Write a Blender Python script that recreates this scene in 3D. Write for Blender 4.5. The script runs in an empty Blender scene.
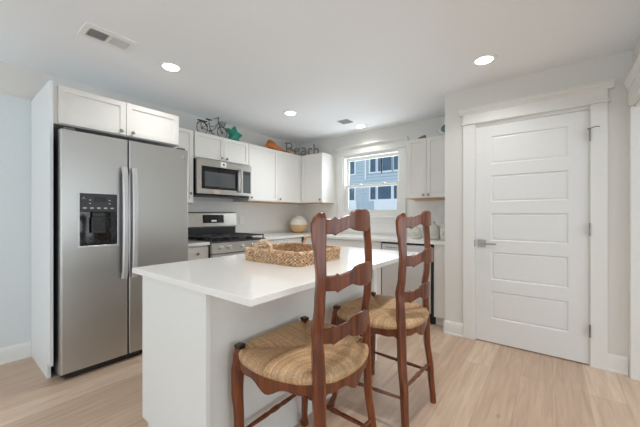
import bpy, bmesh, math, random
from mathutils import Vector, Matrix
PI = math.pi
scene = bpy.context.scene
COL = scene.collection
random.seed(7)

# ------------------------------------------------------------------ camera
YAW = math.radians(37.75)
cam_d = bpy.data.cameras.new('camera')
cam = bpy.data.objects.new('camera', cam_d)
COL.objects.link(cam)
cam_d.sensor_width = 36.0
cam_d.lens = 300.0 / 640.0 * 36.0
cam_d.shift_y = 1.5 / 640.0
cam_d.clip_start = 0.05
cam.location = (0, 0, 1.2)
cam.rotation_euler = (PI / 2, 0, YAW - PI / 2)
scene.camera = cam

# ------------------------------------------------------------------ world, daylight, exposure
world = bpy.data.worlds.new('daylight')
scene.world = world
world.use_nodes = True
wn = world.node_tree.nodes
wn['Background'].inputs[0].default_value = (0.84, 0.92, 1.0, 1)
wn['Background'].inputs[1].default_value = 1.35

def area_light(name, loc, rot, sx, sy, power, color):
    d = bpy.data.lights.new(name, 'AREA')
    d.shape = 'RECTANGLE'; d.size = sx; d.size_y = sy
    d.energy = power; d.color = color
    o = bpy.data.objects.new(name, d)
    COL.objects.link(o)
    o.location = loc; o.rotation_euler = rot
    return o
# two daylight lamps added out of view, tilted up to brighten the ceiling
area_light('added_daylight_left', (-3.16, 1.3, 1.2), (0, -PI / 2 - 0.65, 0), 2.0, 3.4, 40, (0.87, 0.95, 1.0))
area_light('added_daylight_rear', (0.4, -4.16, 1.25), (PI / 2 + 0.85, 0, 0), 4.4, 2.0, 77, (0.81, 0.925, 1.0))
area_light('daylight_kitchen_window', (4.02, 2.12, 1.68), (0, PI / 2 + 0.05, 0), 0.8, 0.8, 14, (0.90, 0.96, 1.0))

vs = scene.view_settings
vs.view_transform = 'Standard'
vs.look = 'None'
vs.gamma = 1.0
vs.use_curve_mapping = False
vs.exposure = 0.0
scene.cycles.max_bounces = 10
scene.cycles.diffuse_bounces = 7
scene.cycles.use_denoising = True
scene.cycles.caustics_reflective = False
scene.cycles.caustics_refractive = False
scene.cycles.sample_clamp_indirect = 6.0

# ------------------------------------------------------------------ materials
def srgb(r, g, b):
    f = lambda c: ((c / 255.0) / 12.92 if c / 255.0 <= 0.04045 else ((c / 255.0 + 0.055) / 1.055) ** 2.4)
    return (f(r), f(g), f(b), 1.0)

def mat(name, rgb, rough=0.5, metal=0.0, nscale=40.0, namt=0.03, bump=0.0, stretch=(1, 1, 1), coat=0.0, emit=None, rvar=0.0):
    m = bpy.data.materials.new(name)
    m.use_nodes = True
    nt = m.node_tree; N = nt.nodes; L = nt.links
    b = N['Principled BSDF']
    b.inputs['Roughness'].default_value = rough
    b.inputs['Metallic'].default_value = metal
    if coat:
        b.inputs['Coat Weight'].default_value = coat
        b.inputs['Coat Roughness'].default_value = 0.12
    tc = N.new('ShaderNodeTexCoord'); mp = N.new('ShaderNodeMapping')
    mp.inputs['Scale'].default_value = stretch
    L.new(tc.outputs['Object'], mp.inputs['Vector'])
    nz = N.new('ShaderNodeTexNoise'); nz.inputs['Scale'].default_value = nscale; nz.inputs['Detail'].default_value = 3
    L.new(mp.outputs['Vector'], nz.inputs['Vector'])
    cr = N.new('ShaderNodeValToRGB')
    c = srgb(*rgb)
    cr.color_ramp.elements[0].position = 0.3; cr.color_ramp.elements[1].position = 0.7
    cr.color_ramp.elements[0].color = tuple(v * (1 - namt) for v in c[:3]) + (1,)
    cr.color_ramp.elements[1].color = tuple(min(1, v * (1 + namt)) for v in c[:3]) + (1,)
    L.new(nz.outputs['Fac'], cr.inputs['Fac'])
    L.new(cr.outputs['Color'], b.inputs['Base Color'])
    if bump:
        bp = N.new('ShaderNodeBump'); bp.inputs['Strength'].default_value = bump; bp.inputs['Distance'].default_value = 0.002
        L.new(nz.outputs['Fac'], bp.inputs['Height']); L.new(bp.outputs['Normal'], b.inputs['Normal'])
    if emit:
        b.inputs['Emission Color'].default_value = srgb(*emit[:3])
        b.inputs['Emission Strength'].default_value = emit[3]
    return m

M = {}
M['wall'] = mat('wall_paint', (222, 221, 217), 0.75, bump=0.05, nscale=150, namt=0.01)
M['daylight_sheet'] = mat('painted_daylight_sheet', (216, 223, 225), 0.55, namt=0.01)  # bluish daylight put into the colour of the added wall sheet
M['ceiling'] = mat('ceiling_paint', (245, 249, 253), 0.85, bump=0.05, nscale=150, namt=0.01)
M['trim'] = mat('trim_paint', (228, 228, 225), 0.4, namt=0.01)
M['door'] = mat('door_paint', (226, 227, 226), 0.4, namt=0.01)
M['cabinet'] = mat('cabinet_paint', (233, 231, 227), 0.38, namt=0.01)
M['panel'] = mat('end_panel_paint', (234, 238, 239), 0.4, namt=0.01)
M['island'] = mat('island_paint', (232, 234, 232), 0.42, namt=0.01)
M['ply'] = mat('cabinet_underside_wood', (200, 160, 110), 0.6, nscale=18, namt=0.15, stretch=(1, 8, 1))
M['quartz'] = mat('white_quartz', (240, 239, 236), 0.14, nscale=25, namt=0.012)
M['splash'] = mat('quartz_backsplash', (228, 227, 224), 0.25, nscale=14, namt=0.015)
M['steel'] = mat('brushed_steel', (188, 187, 184), 0.37, 1.0, nscale=60, namt=0.05, bump=0.04, stretch=(0.6, 0.6, 40))
M['steel_dw'] = mat('dishwasher_steel', (222, 222, 222), 0.42, 1.0, nscale=60, namt=0.04, bump=0.04, stretch=(0.6, 40, 40))
M['steel_v'] = mat('range_steel', (200, 196, 190), 0.28, 1.0, nscale=60, namt=0.05, bump=0.04, stretch=(0.6, 40, 40))
M['handle'] = mat('satin_handle', (200, 201, 202), 0.35, 0.35, namt=0.02)
M['nickel'] = mat('satin_nickel', (150, 146, 140), 0.3, 1.0, namt=0.03)
M['chrome'] = mat('bright_chrome', (225, 225, 225), 0.12, 1.0, namt=0.02)
M['case'] = mat('fridge_case_grey', (98, 102, 104), 0.45, 0.2, namt=0.03)
M['black'] = mat('black_plastic', (24, 24, 25), 0.35, namt=0.1)
M['cast'] = mat('cast_iron', (38, 38, 42), 0.42, namt=0.15, bump=0.2, nscale=120)
M['blackglass'] = mat('black_glass', (30, 31, 33), 0.06, namt=0.05)
M['greyglass'] = mat('tinted_oven_glass', (88, 92, 94), 0.1, namt=0.05)
M['dispenser'] = mat('dispenser_control_grey', (58, 60, 62), 0.5, namt=0.05)
M['lightgrey'] = mat('printed_grey', (190, 192, 194), 0.5, namt=0.02)
M['white_plastic'] = mat('white_plastic', (238, 238, 236), 0.4, namt=0.01)
M['tan_paper'] = mat('tan_label', (214, 190, 170), 0.6, namt=0.04)
M['lens'] = mat('lamp_lens', (255, 250, 240), 0.5, emit=(255, 247, 235, 7.0))
M['digits'] = mat('clock_digits', (220, 230, 235), 0.5, emit=(225, 235, 240, 0.6))
M['vent'] = mat('vent_white', (242, 242, 241), 0.5, namt=0.01)
M['duct'] = mat('duct_dark', (44, 44, 45), 0.8, namt=0.1)
M['ventgrey'] = mat('vent_grey', (160, 160, 158), 0.6, namt=0.05)
M['iron'] = mat('dark_wire', (62, 56, 54), 0.5, 0.5, namt=0.15)
M['letters'] = mat('weathered_grey_letters', (120, 114, 112), 0.6, nscale=60, namt=0.2)
M['teal'] = mat('teal_ceramic', (38, 140, 118), 0.35, nscale=30, namt=0.25, bump=0.3)
M['orange'] = mat('orange_wood', (184, 104, 32), 0.45, nscale=14, namt=0.25, stretch=(1, 1, 6))
M['pale'] = mat('pale_wood', (226, 196, 140), 0.5, nscale=14, namt=0.1)
M['jar_top'] = mat('speckled_cream_glaze', (226, 220, 210), 0.35, nscale=220, namt=0.12, bump=0.1)
M['jar_low'] = mat('bare_tan_clay', (208, 172, 124), 0.7, nscale=90, namt=0.1, bump=0.2)
M['crock'] = mat('pale_grey_crock', (212, 212, 202), 0.3, nscale=35, namt=0.06)
M['crockdark'] = mat('crock_ornament', (176, 178, 166), 0.4, namt=0.1)
M['drift'] = mat('driftwood', (128, 126, 120), 0.8, nscale=25, namt=0.25, stretch=(1, 1, 5))
M['float'] = mat('teal_glass', (92, 132, 140), 0.12, nscale=12, namt=0.35)
M['ring'] = mat('white_ring', (222, 222, 218), 0.5, namt=0.05)
M['siding'] = mat('siding_blue_grey', (188, 203, 212), 0.8, nscale=4, namt=0.04)
M['out_white'] = mat('outside_white_trim', (238, 243, 246), 0.6, namt=0.01)
M['out_glass'] = mat('outside_window_glass', (66, 96, 120), 0.3, nscale=0.8, namt=0.25)
M['ground'] = mat('outside_ground', (170, 172, 170), 0.9, nscale=3, namt=0.1)
M['dark_gap'] = mat('dishwasher_black', (20, 20, 22), 0.6, namt=0.1)  # even black for the dishwasher tub and surround

def glass_mat():
    m = bpy.data.materials.new('window_glass'); m.use_nodes = True
    nt = m.node_tree; N = nt.nodes; L = nt.links
    N.remove(N['Principled BSDF'])
    t = N.new('ShaderNodeBsdfTransparent'); t.inputs[0].default_value = (0.93, 0.96, 0.98, 1)
    g = N.new('ShaderNodeBsdfGlossy'); g.inputs['Roughness'].default_value = 0.02
    mx = N.new('ShaderNodeMixShader'); fr = N.new('ShaderNodeFresnel'); fr.inputs[0].default_value = 1.35
    L.new(fr.outputs[0], mx.inputs[0]); L.new(t.outputs[0], mx.inputs[1]); L.new(g.outputs[0], mx.inputs[2])
    L.new(mx.outputs[0], N['Material Output'].inputs[0])
    return m
M['glass'] = glass_mat()

def floor_mat():
    m = bpy.data.materials.new('oak_plank_floor'); m.use_nodes = True
    nt = m.node_tree; N = nt.nodes; L = nt.links
    b = N['Principled BSDF']
    tc = N.new('ShaderNodeTexCoord')
    br = N.new('ShaderNodeTexBrick')
    br.offset = 0.37; br.offset_frequency = 2; br.squash = 1.0
    br.inputs['Scale'].default_value = 1.0
    br.inputs['Brick Width'].default_value = 1.65
    br.inputs['Row Height'].default_value = 0.19
    br.inputs['Mortar Size'].default_value = 0.0016
    br.inputs['Mortar Smooth'].default_value = 0.2
    br.inputs['Bias'].default_value = 0.0
    br.inputs['Color1'].default_value = (0, 0, 0, 1); br.inputs['Color2'].default_value = (1, 1, 1, 1)
    br.inputs['Mortar'].default_value = (0.5, 0.5, 0.5, 1)
    L.new(tc.outputs['Object'], br.inputs['Vector'])
    mp = N.new('ShaderNodeMapping'); mp.inputs['Scale'].default_value = (1.1, 14, 1)
    L.new(tc.outputs['Object'], mp.inputs['Vector'])
    # each plank gets its own slice of grain
    sep = N.new('ShaderNodeVectorMath'); sep.operation = 'SCALE'; sep.inputs['Scale'].default_value = 9.0
    L.new(br.outputs['Color'], sep.inputs[0])
    add = N.new('ShaderNodeVectorMath'); add.operation = 'ADD'
    L.new(mp.outputs['Vector'], add.inputs[0]); L.new(sep.outputs[0], add.inputs[1])
    nz = N.new('ShaderNodeTexNoise'); nz.inputs['Scale'].default_value = 2.2; nz.inputs['Detail'].default_value = 6; nz.inputs['Roughness'].default_value = 0.6
    nz.inputs['Distortion'].default_value = 0.6
    L.new(add.outputs[0], nz.inputs['Vector'])
    plank = N.new('ShaderNodeValToRGB')
    e = plank.color_ramp.elements
    e[0].color = srgb(200, 173, 151); e[1].color = srgb(222, 199, 177)
    x = plank.color_ramp.elements.new(0.5); x.color = srgb(207, 181, 158)
    L.new(br.outputs['Color'], plank.inputs['Fac'])
    grain = N.new('ShaderNodeValToRGB')
    grain.color_ramp.elements[0].position = 0.3; grain.color_ramp.elements[0].color = (0.76, 0.72, 0.69, 1)
    grain.color_ramp.elements[1].position = 0.66; grain.color_ramp.elements[1].color = (1.03, 1.03, 1.03, 1)
    L.new(nz.outputs['Fac'], grain.inputs['Fac'])
    mul = N.new('ShaderNodeMixRGB'); mul.blend_type = 'MULTIPLY'; mul.inputs[0].default_value = 0.9
    L.new(plank.outputs['Color'], mul.inputs[1]); L.new(grain.outputs['Color'], mul.inputs[2])
    # a few knots
    mp2 = N.new('ShaderNodeMapping'); mp2.inputs['Scale'].default_value = (1.4, 3.1, 1)
    L.new(tc.outputs['Object'], mp2.inputs['Vector'])
    vo = N.new('ShaderNodeTexVoronoi'); vo.inputs['Scale'].default_value = 1.0
    L.new(mp2.outputs['Vector'], vo.inputs['Vector'])
    kn = N.new('ShaderNodeValToRGB')
    kn.color_ramp.elements[0].position = 0.02; kn.color_ramp.elements[0].color = (0.45, 0.36, 0.3, 1)
    kn.color_ramp.elements[1].position = 0.055; kn.color_ramp.elements[1].color = (1, 1, 1, 1)
    L.new(vo.outputs['Distance'], kn.inputs['Fac'])
    mk = N.new('ShaderNodeMixRGB'); mk.blend_type = 'MULTIPLY'; mk.inputs[0].default_value = 0.6
    L.new(mul.outputs[0], mk.inputs[1]); L.new(kn.outputs['Color'], mk.inputs[2])
    seam = N.new('ShaderNodeMixRGB'); seam.blend_type = 'MIX'
    seam.inputs[2].default_value = srgb(160, 130, 106)
    sm = N.new('ShaderNodeMath'); sm.operation = 'MULTIPLY'; sm.inputs[1].default_value = 0.45
    L.new(br.outputs['Fac'], sm.inputs[0]); L.new(sm.outputs[0], seam.inputs[0])
    L.new(mk.outputs[0], seam.inputs[1])
    L.new(seam.outputs[0], b.inputs['Base Color'])
    b.inputs['Roughness'].default_value = 0.42
    bp = N.new('ShaderNodeBump'); bp.inputs['Strength'].default_value = 0.06; bp.inputs['Distance'].default_value = 0.002
    L.new(nz.outputs['Fac'], bp.inputs['Height']); L.new(bp.outputs['Normal'], b.inputs['Normal'])
    return m
M['floor'] = floor_mat()

def wood_mat(name, dark, light, rough=0.32):
    m = bpy.data.materials.new(name); m.use_nodes = True
    nt = m.node_tree; N = nt.nodes; L = nt.links
    b = N['Principled BSDF']
    tc = N.new('ShaderNodeTexCoord'); mp = N.new('ShaderNodeMapping'); mp.inputs['Scale'].default_value = (34, 34, 3)
    L.new(tc.outputs['Object'], mp.inputs['Vector'])
    nz = N.new('ShaderNodeTexNoise'); nz.inputs['Scale'].default_value = 1.2; nz.inputs['Detail'].default_value = 5; nz.inputs['Distortion'].default_value = 1.0
    L.new(mp.outputs['Vector'], nz.inputs['Vector'])
    cr = N.new('ShaderNodeValToRGB')
    cr.color_ramp.elements[0].position = 0.3; cr.color_ramp.elements[1].position = 0.72
    cr.color_ramp.elements[0].color = srgb(*dark); cr.color_ramp.elements[1].color = srgb(*light)
    L.new(nz.outputs['Fac'], cr.inputs['Fac']); L.new(cr.outputs['Color'], b.inputs['Base Color'])
    b.inputs['Roughness'].default_value = rough
    b.inputs['Coat Weight'].default_value = 0.2; b.inputs['Coat Roughness'].default_value = 0.2
    return m
M['wood'] = wood_mat('cherry_stained_wood', (62, 23, 9), (136, 70, 29))
M['ear'] = wood_mat('dark_worn_wood', (30, 18, 16), (48, 28, 22), 0.4)

def rush_mat():
    m = bpy.data.materials.new('rush_cord'); m.use_nodes = True
    nt = m.node_tree; N = nt.nodes; L = nt.links
    b = N['Principled BSDF']
    at = N.new('ShaderNodeAttribute'); at.attribute_name = 'strand'
    cr = N.new('ShaderNodeValToRGB')
    e = cr.color_ramp.elements
    e[0].color = srgb(152, 114, 80); e[1].color = srgb(238, 210, 174)
    x = e.new(0.35); x.color = srgb(196, 160, 120)
    x = e.new(0.7); x.color = srgb(220, 186, 146)
    L.new(at.outputs['Fac'], cr.inputs['Fac'])
    tc = N.new('ShaderNodeTexCoord')
    nz = N.new('ShaderNodeTexNoise'); nz.inputs['Scale'].default_value = 130; nz.inputs['Detail'].default_value = 3
    L.new(tc.outputs['Object'], nz.inputs['Vector'])
    mx = N.new('ShaderNodeMixRGB'); mx.blend_type = 'MULTIPLY'; mx.inputs[0].default_value = 0.6
    L.new(cr.outputs['Color'], mx.inputs[1]); L.new(nz.outputs['Color'], mx.inputs[2])
    L.new(cr.outputs['Color'], mx.inputs[1])
    g = N.new('ShaderNodeValToRGB'); g.color_ramp.elements[0].position = 0.3; g.color_ramp.elements[0].color = (0.55, 0.5, 0.45, 1)
    g.color_ramp.elements[1].position = 0.6; g.color_ramp.elements[1].color = (1, 1, 1, 1)
    L.new(nz.outputs['Fac'], g.inputs['Fac']); L.new(g.outputs['Color'], mx.inputs[2])
    L.new(mx.outputs[0], b.inputs['Base Color'])
    b.inputs['Roughness'].default_value = 0.6
    return m
M['rush'] = rush_mat()

def wicker_mat():
    m = bpy.data.materials.new('woven_seagrass'); m.use_nodes = True
    nt = m.node_tree; N = nt.nodes; L = nt.links
    b = N['Principled BSDF']
    at = N.new('ShaderNodeAttribute'); at.attribute_name = 'strand'
    cr = N.new('ShaderNodeValToRGB')
    e = cr.color_ramp.elements
    e[0].color = srgb(120, 88, 62); e[1].color = srgb(236, 208, 176)
    x = e.new(0.4); x.color = srgb(190, 154, 120)
    x = e.new(0.75); x.color = srgb(218, 186, 150)
    L.new(at.outputs['Fac'], cr.inputs['Fac'])
    L.new(cr.outputs['Color'], b.inputs['Base Color'])
    b.inputs['Roughness'].default_value = 0.7
    return m
M['wicker'] = wicker_mat()

# ------------------------------------------------------------------ mesh helpers
class MB:
    """collects vertices and faces of ONE mesh"""
    def __init__(s):
        s.v = []; s.f = []; s.c = []
    def add(s, vs, fs, col=0.5):
        o = len(s.v)
        s.v += [tuple(p) for p in vs]; s.c += [col] * len(vs)
        s.f += [tuple(i + o for i in f) for f in fs]
        return s
    def bm(s, bm, mtx=None):
        if mtx is not None: bmesh.ops.transform(bm, matrix=mtx, verts=bm.verts)
        bm.verts.index_update()
        s.add([v.co.copy() for v in bm.verts], [[v.index for v in f.verts] for f in bm.faces])
        bm.free(); return s
    def box(s, x0, x1, y0, y1, z0, z1, bev=0.0, seg=1, mtx=None):
        bm = bmesh.new()
        bmesh.ops.create_cube(bm, size=1.0)
        for v in bm.verts:
            v.co = ((x0 + x1) / 2 + v.co.x * (x1 - x0), (y0 + y1) / 2 + v.co.y * (y1 - y0), (z0 + z1) / 2 + v.co.z * (z1 - z0))
        if bev > 0:
            bmesh.ops.bevel(bm, geom=list(bm.edges), offset=bev, segments=seg, affect='EDGES', profile=0.5)
        return s.bm(bm, mtx)
    def holed(s, x0, x1, z0, z1, hx0, hx1, hz0, hz1, y0, y1):
        """slab in the xz plane between y0 (front) and y1 with a rectangular through hole"""
        xs = (x0, hx0, hx1, x1); zs = (z0, hz0, hz1, z1)
        vs = []; 
        for y in (y0, y1):
            for z in zs:
                for x in xs: vs.append((x, y, z))
        idx = lambda k, j, i: k * 16 + j * 4 + i
        fs = []
        for j in range(3):
            for i in range(3):
                if i == 1 and j == 1: continue
                fs.append((idx(0, j, i), idx(0, j, i + 1), idx(0, j + 1, i + 1), idx(0, j + 1, i)))
                fs.append((idx(1, j, i), idx(1, j + 1, i), idx(1, j + 1, i + 1), idx(1, j, i + 1)))
        for i in range(3):
            fs.append((idx(0, 0, i), idx(1, 0, i), idx(1, 0, i + 1), idx(0, 0, i + 1)))
            fs.append((idx(0, 3, i), idx(0, 3, i + 1), idx(1, 3, i + 1), idx(1, 3, i)))
            fs.append((idx(0, i, 0), idx(0, i + 1, 0), idx(1, i + 1, 0), idx(1, i, 0)))
            fs.append((idx(0, i, 3), idx(1, i, 3), idx(1, i + 1, 3), idx(0, i + 1, 3)))
        fs.append((idx(0, 1, 1), idx(0, 1, 2), idx(1, 1, 2), idx(1, 1, 1)))
        fs.append((idx(0, 2, 1), idx(1, 2, 1), idx(1, 2, 2), idx(0, 2, 2)))
        fs.append((idx(0, 1, 1), idx(1, 1, 1), idx(1, 2, 1), idx(0, 2, 1)))
        fs.append((idx(0, 1, 2), idx(0, 2, 2), idx(1, 2, 2), idx(1, 1, 2)))
        return s.add(vs, fs)
    def shaker(s, x0, x1, z0, z1, yf, t=0.02, rail=0.057, depth=0.011, bev=0.0015):
        """framed door, front at y=yf, back at yf+t, panel sunk by depth"""
        bm = bmesh.new()
        bmesh.ops.create_cube(bm, size=1.0)
        for v in bm.verts:
            v.co = ((x0 + x1) / 2 + v.co.x * (x1 - x0), yf + t / 2 + v.co.y * t, (z0 + z1) / 2 + v.co.z * (z1 - z0))
        if bev: bmesh.ops.bevel(bm, geom=list(bm.edges), offset=bev, segments=1, affect='EDGES')
        fr = [f for f in bm.faces if f.normal.y < -0.99]
        fr.sort(key=lambda f: -f.calc_area())
        bmesh.ops.inset_region(bm, faces=[fr[0]], thickness=rail, depth=0)
        bmesh.ops.inset_region(bm, faces=[fr[0]], thickness=0.003, depth=-depth)
        return s.bm(bm)
    def prism(s, poly, axis, a, b):
        """extrude a 2D polygon along axis ('x','y','z') from a to b"""
        n = len(poly); vs = []
        for t in (a, b):
            for (p, q) in poly:
                vs.append((t, p, q) if axis == 'x' else (p, t, q) if axis == 'y' else (p, q, t))
        fs = [tuple(range(n))[::-1], tuple(range(n, 2 * n))]
        for i in range(n):
            j = (i + 1) % n
            fs.append((i, j, n + j, n + i))
        return s.add(vs, fs)
    def lathe(s, prof, cx, cy, cz, n=24, axis='z', col=0.5):
        """prof: list of (radius, height)"""
        vs = []; fs = []
        for (r, h) in prof:
            for k in range(n):
                a = 2 * PI * k / n
                p, q = r * math.cos(a), r * math.sin(a)
                vs.append((cx + p, cy + q, cz + h) if axis == 'z' else (cx + p, cy + h, cz + q) if axis == 'y' else (cx + h, cy + p, cz + q))
        for i in range(len(prof) - 1):
            for k in range(n):
                k2 = (k + 1) % n
                fs.append((i * n + k, i * n + k2, (i + 1) * n + k2, (i + 1) * n + k))
        fs.append(tuple(range(n))[::-1]); fs.append(tuple(range((len(prof) - 1) * n, len(prof) * n)))
        return s.add(vs, fs, col)
    def tube(s, pts, r, n=8, closed=False, flat=None, col=0.5):
        """round tube through pts; r number or list"""
        pts = [Vector(p) for p in pts]; m = len(pts)
        rs = r if isinstance(r, (list, tuple)) else [r] * m
        vs = []; fs = []
        up = Vector((0, 0, 1)); prev = None
        for i, p in enumerate(pts):
            if closed: d = pts[(i + 1) % m] - pts[(i - 1) % m]
            else: d = pts[min(i + 1, m - 1)] - pts[max(i - 1, 0)]
            d.normalize()
            if prev is None:
                a = d.cross(up)
                if a.length < 1e-3: a = d.cross(Vector((1, 0, 0)))
            else:
                a = prev - d * prev.dot(d)
            a.normalize(); prev = a
            b = d.cross(a)
            for k in range(n):
                t = 2 * PI * k / n
                vs.append(p + a * (math.cos(t) * rs[i]) + b * (math.sin(t) * rs[i]))
        for i in range(m if closed else m - 1):
            i2 = (i + 1) % m
            for k in range(n):
                k2 = (k + 1) % n
                fs.append((i * n + k, i * n + k2, i2 * n + k2, i2 * n + k))
        if not closed:
            fs.append(tuple(range(n))[::-1]); fs.append(tuple(range((m - 1) * n, m * n)))
        return s.add(vs, fs, col)
    def sweep(s, rings):
        """skin a list of rings (lists of points, equal count), capped"""
        n = len(rings[0]); vs = []; fs = []
        for r in rings: vs += r
        for i in range(len(rings) - 1):
            for k in range(n):
                k2 = (k + 1) % n
                fs.append((i * n + k, i * n + k2, (i + 1) * n + k2, (i + 1) * n + k))
        fs.append(tuple(range(n))[::-1]); fs.append(tuple(range((len(rings) - 1) * n, len(rings) * n)))
        return s.add(vs, fs)
    def build(s, name, m, parent=None, smooth=35, attr=False):
        me = bpy.data.meshes.new(name)
        me.from_pydata(s.v, [], s.f)
        bm = bmesh.new(); bm.from_mesh(me)
        bmesh.ops.recalc_face_normals(bm, faces=bm.faces)
        bm.to_mesh(me); bm.free()
        if smooth:
            for p in me.polygons: p.use_smooth = True
            me.set_sharp_from_angle(angle=math.radians(smooth))
        if attr:
            a = me.attributes.new('strand', 'FLOAT', 'POINT')
            a.data.foreach_set('value', s.c)
        me.materials.append(M[m] if isinstance(m, str) else m)
        o = bpy.data.objects.new(name, me)
        COL.objects.link(o)
        if parent is not None: o.parent = parent
        return o

def tag(o, label, cat, group=None, kind=None):
    o['label'] = label; o['category'] = cat
    if group: o['group'] = group
    if kind: o['kind'] = kind
    return o
def thing(name, label, cat, loc=(0, 0, 0), rotz=0.0, group=None):
    o = bpy.data.objects.new(name, None); COL.objects.link(o)
    o.location = loc; o.rotation_euler = (0, 0, rotz); o.empty_display_size = 0.1
    return tag(o, label, cat, group)
def struct(name, mb, m, label=None, cat=None, parent=None, smooth=35):
    o = mb.build(name, m, parent, smooth)
    if parent is None:
        o['kind'] = 'structure'
        o['label'] = label or name.replace('_', ' '); o['category'] = cat or name.split('_')[0]
    return o
def copy_thing(root, loc, rotz, label, group=None):
    r = root.copy(); COL.objects.link(r); r.location = loc; r.rotation_euler = (0, 0, rotz); r['label'] = label
    if group: r['group'] = group
    for ch in list(root.children):
        c = ch.copy(); COL.objects.link(c); c.parent = r
        for g in list(ch.children):
            d = g.copy(); COL.objects.link(d); d.parent = c
    return r

# ------------------------------------------------------------------ room dimensions
YW = 3.52      # wall behind fridge and range (faces -y)
XW = 3.93      # wall with the kitchen window (faces -x)
XD = 3.20      # wall with the panelled door (faces -x)
YD = 0.866     # outer corner where the door wall ends
YO = -0.475    # line of the cased opening at the right
H = 2.44
XL, YN = -3.2, -4.2

# ------------------------------------------------------------------ shell
struct('floor', MB().box(XL, 4.08, YN, YW + 0.15, -0.1, 0.0), 'floor', 'light oak plank floor', 'floor')
struct('ceiling', MB().box(XL, 4.08, YN, YW + 0.15, H, H + 0.12), 'ceiling', 'flat white ceiling', 'ceiling')
struct('wall_left', MB().box(XL, 4.08, YW, YW + 0.15, 0, H), 'wall', 'pale wall behind refrigerator and range', 'wall')
# window wall: built in xz then turned; hole y 1.69..2.55, z 1.25..2.11
def wall_x(name, x0, x1, y0, y1, hole=None, label='', m='wall', z0=0, z1=H):
    mb = MB()
    if hole:
        mb.holed(y0, y1, z0, z1, hole[0], hole[1], hole[2], hole[3], x0, x1)
        mb.v = [(v[1], v[0], v[2]) for v in mb.v]
    else:
        mb.box(x0, x1, y0, y1, z0, z1)
    return struct(name, mb, m, label, 'wall')
WY0, WY1, WZ0, WZ1 = 1.650, 2.595, 1.205, 2.11
wall_x('wall_back', XW, XW + 0.15, YD - 0.12, YW, (WY0, WY1, WZ0, WZ1), 'pale wall around the kitchen window')
DY0, DY1, DZ = -0.245, 0.595, 2.055
mbw = MB()
mbw.box(XD, XD + 0.12, DY1, YD, 0, H)
mbw.box(XD, XD + 0.12, -0.60, DY0, 0, H)
mbw.box(XD, XD + 0.12, DY0, DY1, DZ, H)
mbw.box(XD + 0.12, XW, YD - 0.12, YD, 0, H)
struct('wall_right', mbw, 'wall', 'pale wall around the white panelled door', 'wall')
struct('wall_side', MB().box(XD + 0.75, XD + 0.80, -0.62, YD - 0.12, 0, H), 'wall', 'closet wall behind the door', 'wall')
# header of the wide cased opening at the right, and its jamb beside the door wall
struct('wall_opening', MB().box(-1.2, XD, YO - 0.12, YO, 2.0, H), 'wall', 'wall header over the wide cased opening', 'wall')
struct('wall_corridor', MB().box(XD, XD + 0.12, YN, -0.60, 0, H), 'wall', 'wall beyond the cased opening', 'wall')
# outer walls behind the photographer with their glazed openings
wall_x('wall_front', XL - 0.15, XL, YN, YW + 0.15, (-0.45, 3.05, 0.12, 2.25), 'wall with patio glazing behind the photographer')
struct('wall_near', MB().holed(XL, 4.08, 0, H, -1.85, 2.65, 0.2, 2.3, YN - 0.15, YN), 'wall', 'wall with wide windows behind the photographer', 'wall')

def window_frame_outer(n, along, c0, c1, z0, z1, pos, muntins):
    mb = MB()
    def bar(a0, a1, b0, b1):
        if along == 'y': mb.box(pos - 0.03, pos + 0.03, a0, a1, b0, b1)
        else: mb.box(a0, a1, pos - 0.03, pos + 0.03, b0, b1)
    w = 0.06
    bar(c0, c0 + w, z0, z1); bar(c1 - w, c1, z0, z1); bar(c0 + w, c1 - w, z0, z0 + w); bar(c0 + w, c1 - w, z1 - w, z1)
    for k in range(1, muntins):
        c = c0 + (c1 - c0) * k / muntins
        bar(c - w / 2, c + w / 2, z0 + w, z1 - w)
    struct('window_%d' % n, mb, 'trim', 'white framed glazing behind the photographer', 'window')
window_frame_outer(2, 'y', -0.45, 3.05, 0.12, 2.25, XL - 0.09, 3)
window_frame_outer(3, 'x', -1.85, 2.65, 0.2, 2.3, YN - 0.09, 4)

# added thin sheet painting bluish daylight onto the lower left wall
struct('trim_1', MB().box(-2.6, 0.514, YW - 0.012, YW, 0.115, 2.18), 'daylight_sheet', 'added bluish white sheet painting daylight on the left wall', 'painted daylight')

def baseboard(name, axis, a0, a1, pos, out, label):
    prof = [(0, 0), (0.022, 0), (0.022, 0.012), (0.016, 0.018), (0.016, 0.105), (0.012, 0.118), (0.006, 0.128), (0, 0.13)]
    poly = [(pos + out * d, z) for (d, z) in prof]
    mb = MB()
    if axis == 'x': mb.prism(poly, 'x', a0, a1)
    else: mb.prism(poly, 'y', a0, a1)
    struct(name, mb, 'trim', label, 'baseboard')
baseboard('baseboard_left', 'x', -2.6, 0.513, YW - 0.012, -1, 'white baseboard on the wall left of the refrigerator')
baseboard('baseboard_back', 'y', 0.694, YD, XD, -1, 'white baseboard between door casing and wall corner')
baseboard('baseboard_right', 'y', -0.45, -0.338, XD, -1, 'white baseboard right of the door casing')
baseboard('baseboard_side', 'x', XD, XD + 0.05, YD, 1, 'short white baseboard return at the wall corner')

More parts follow.
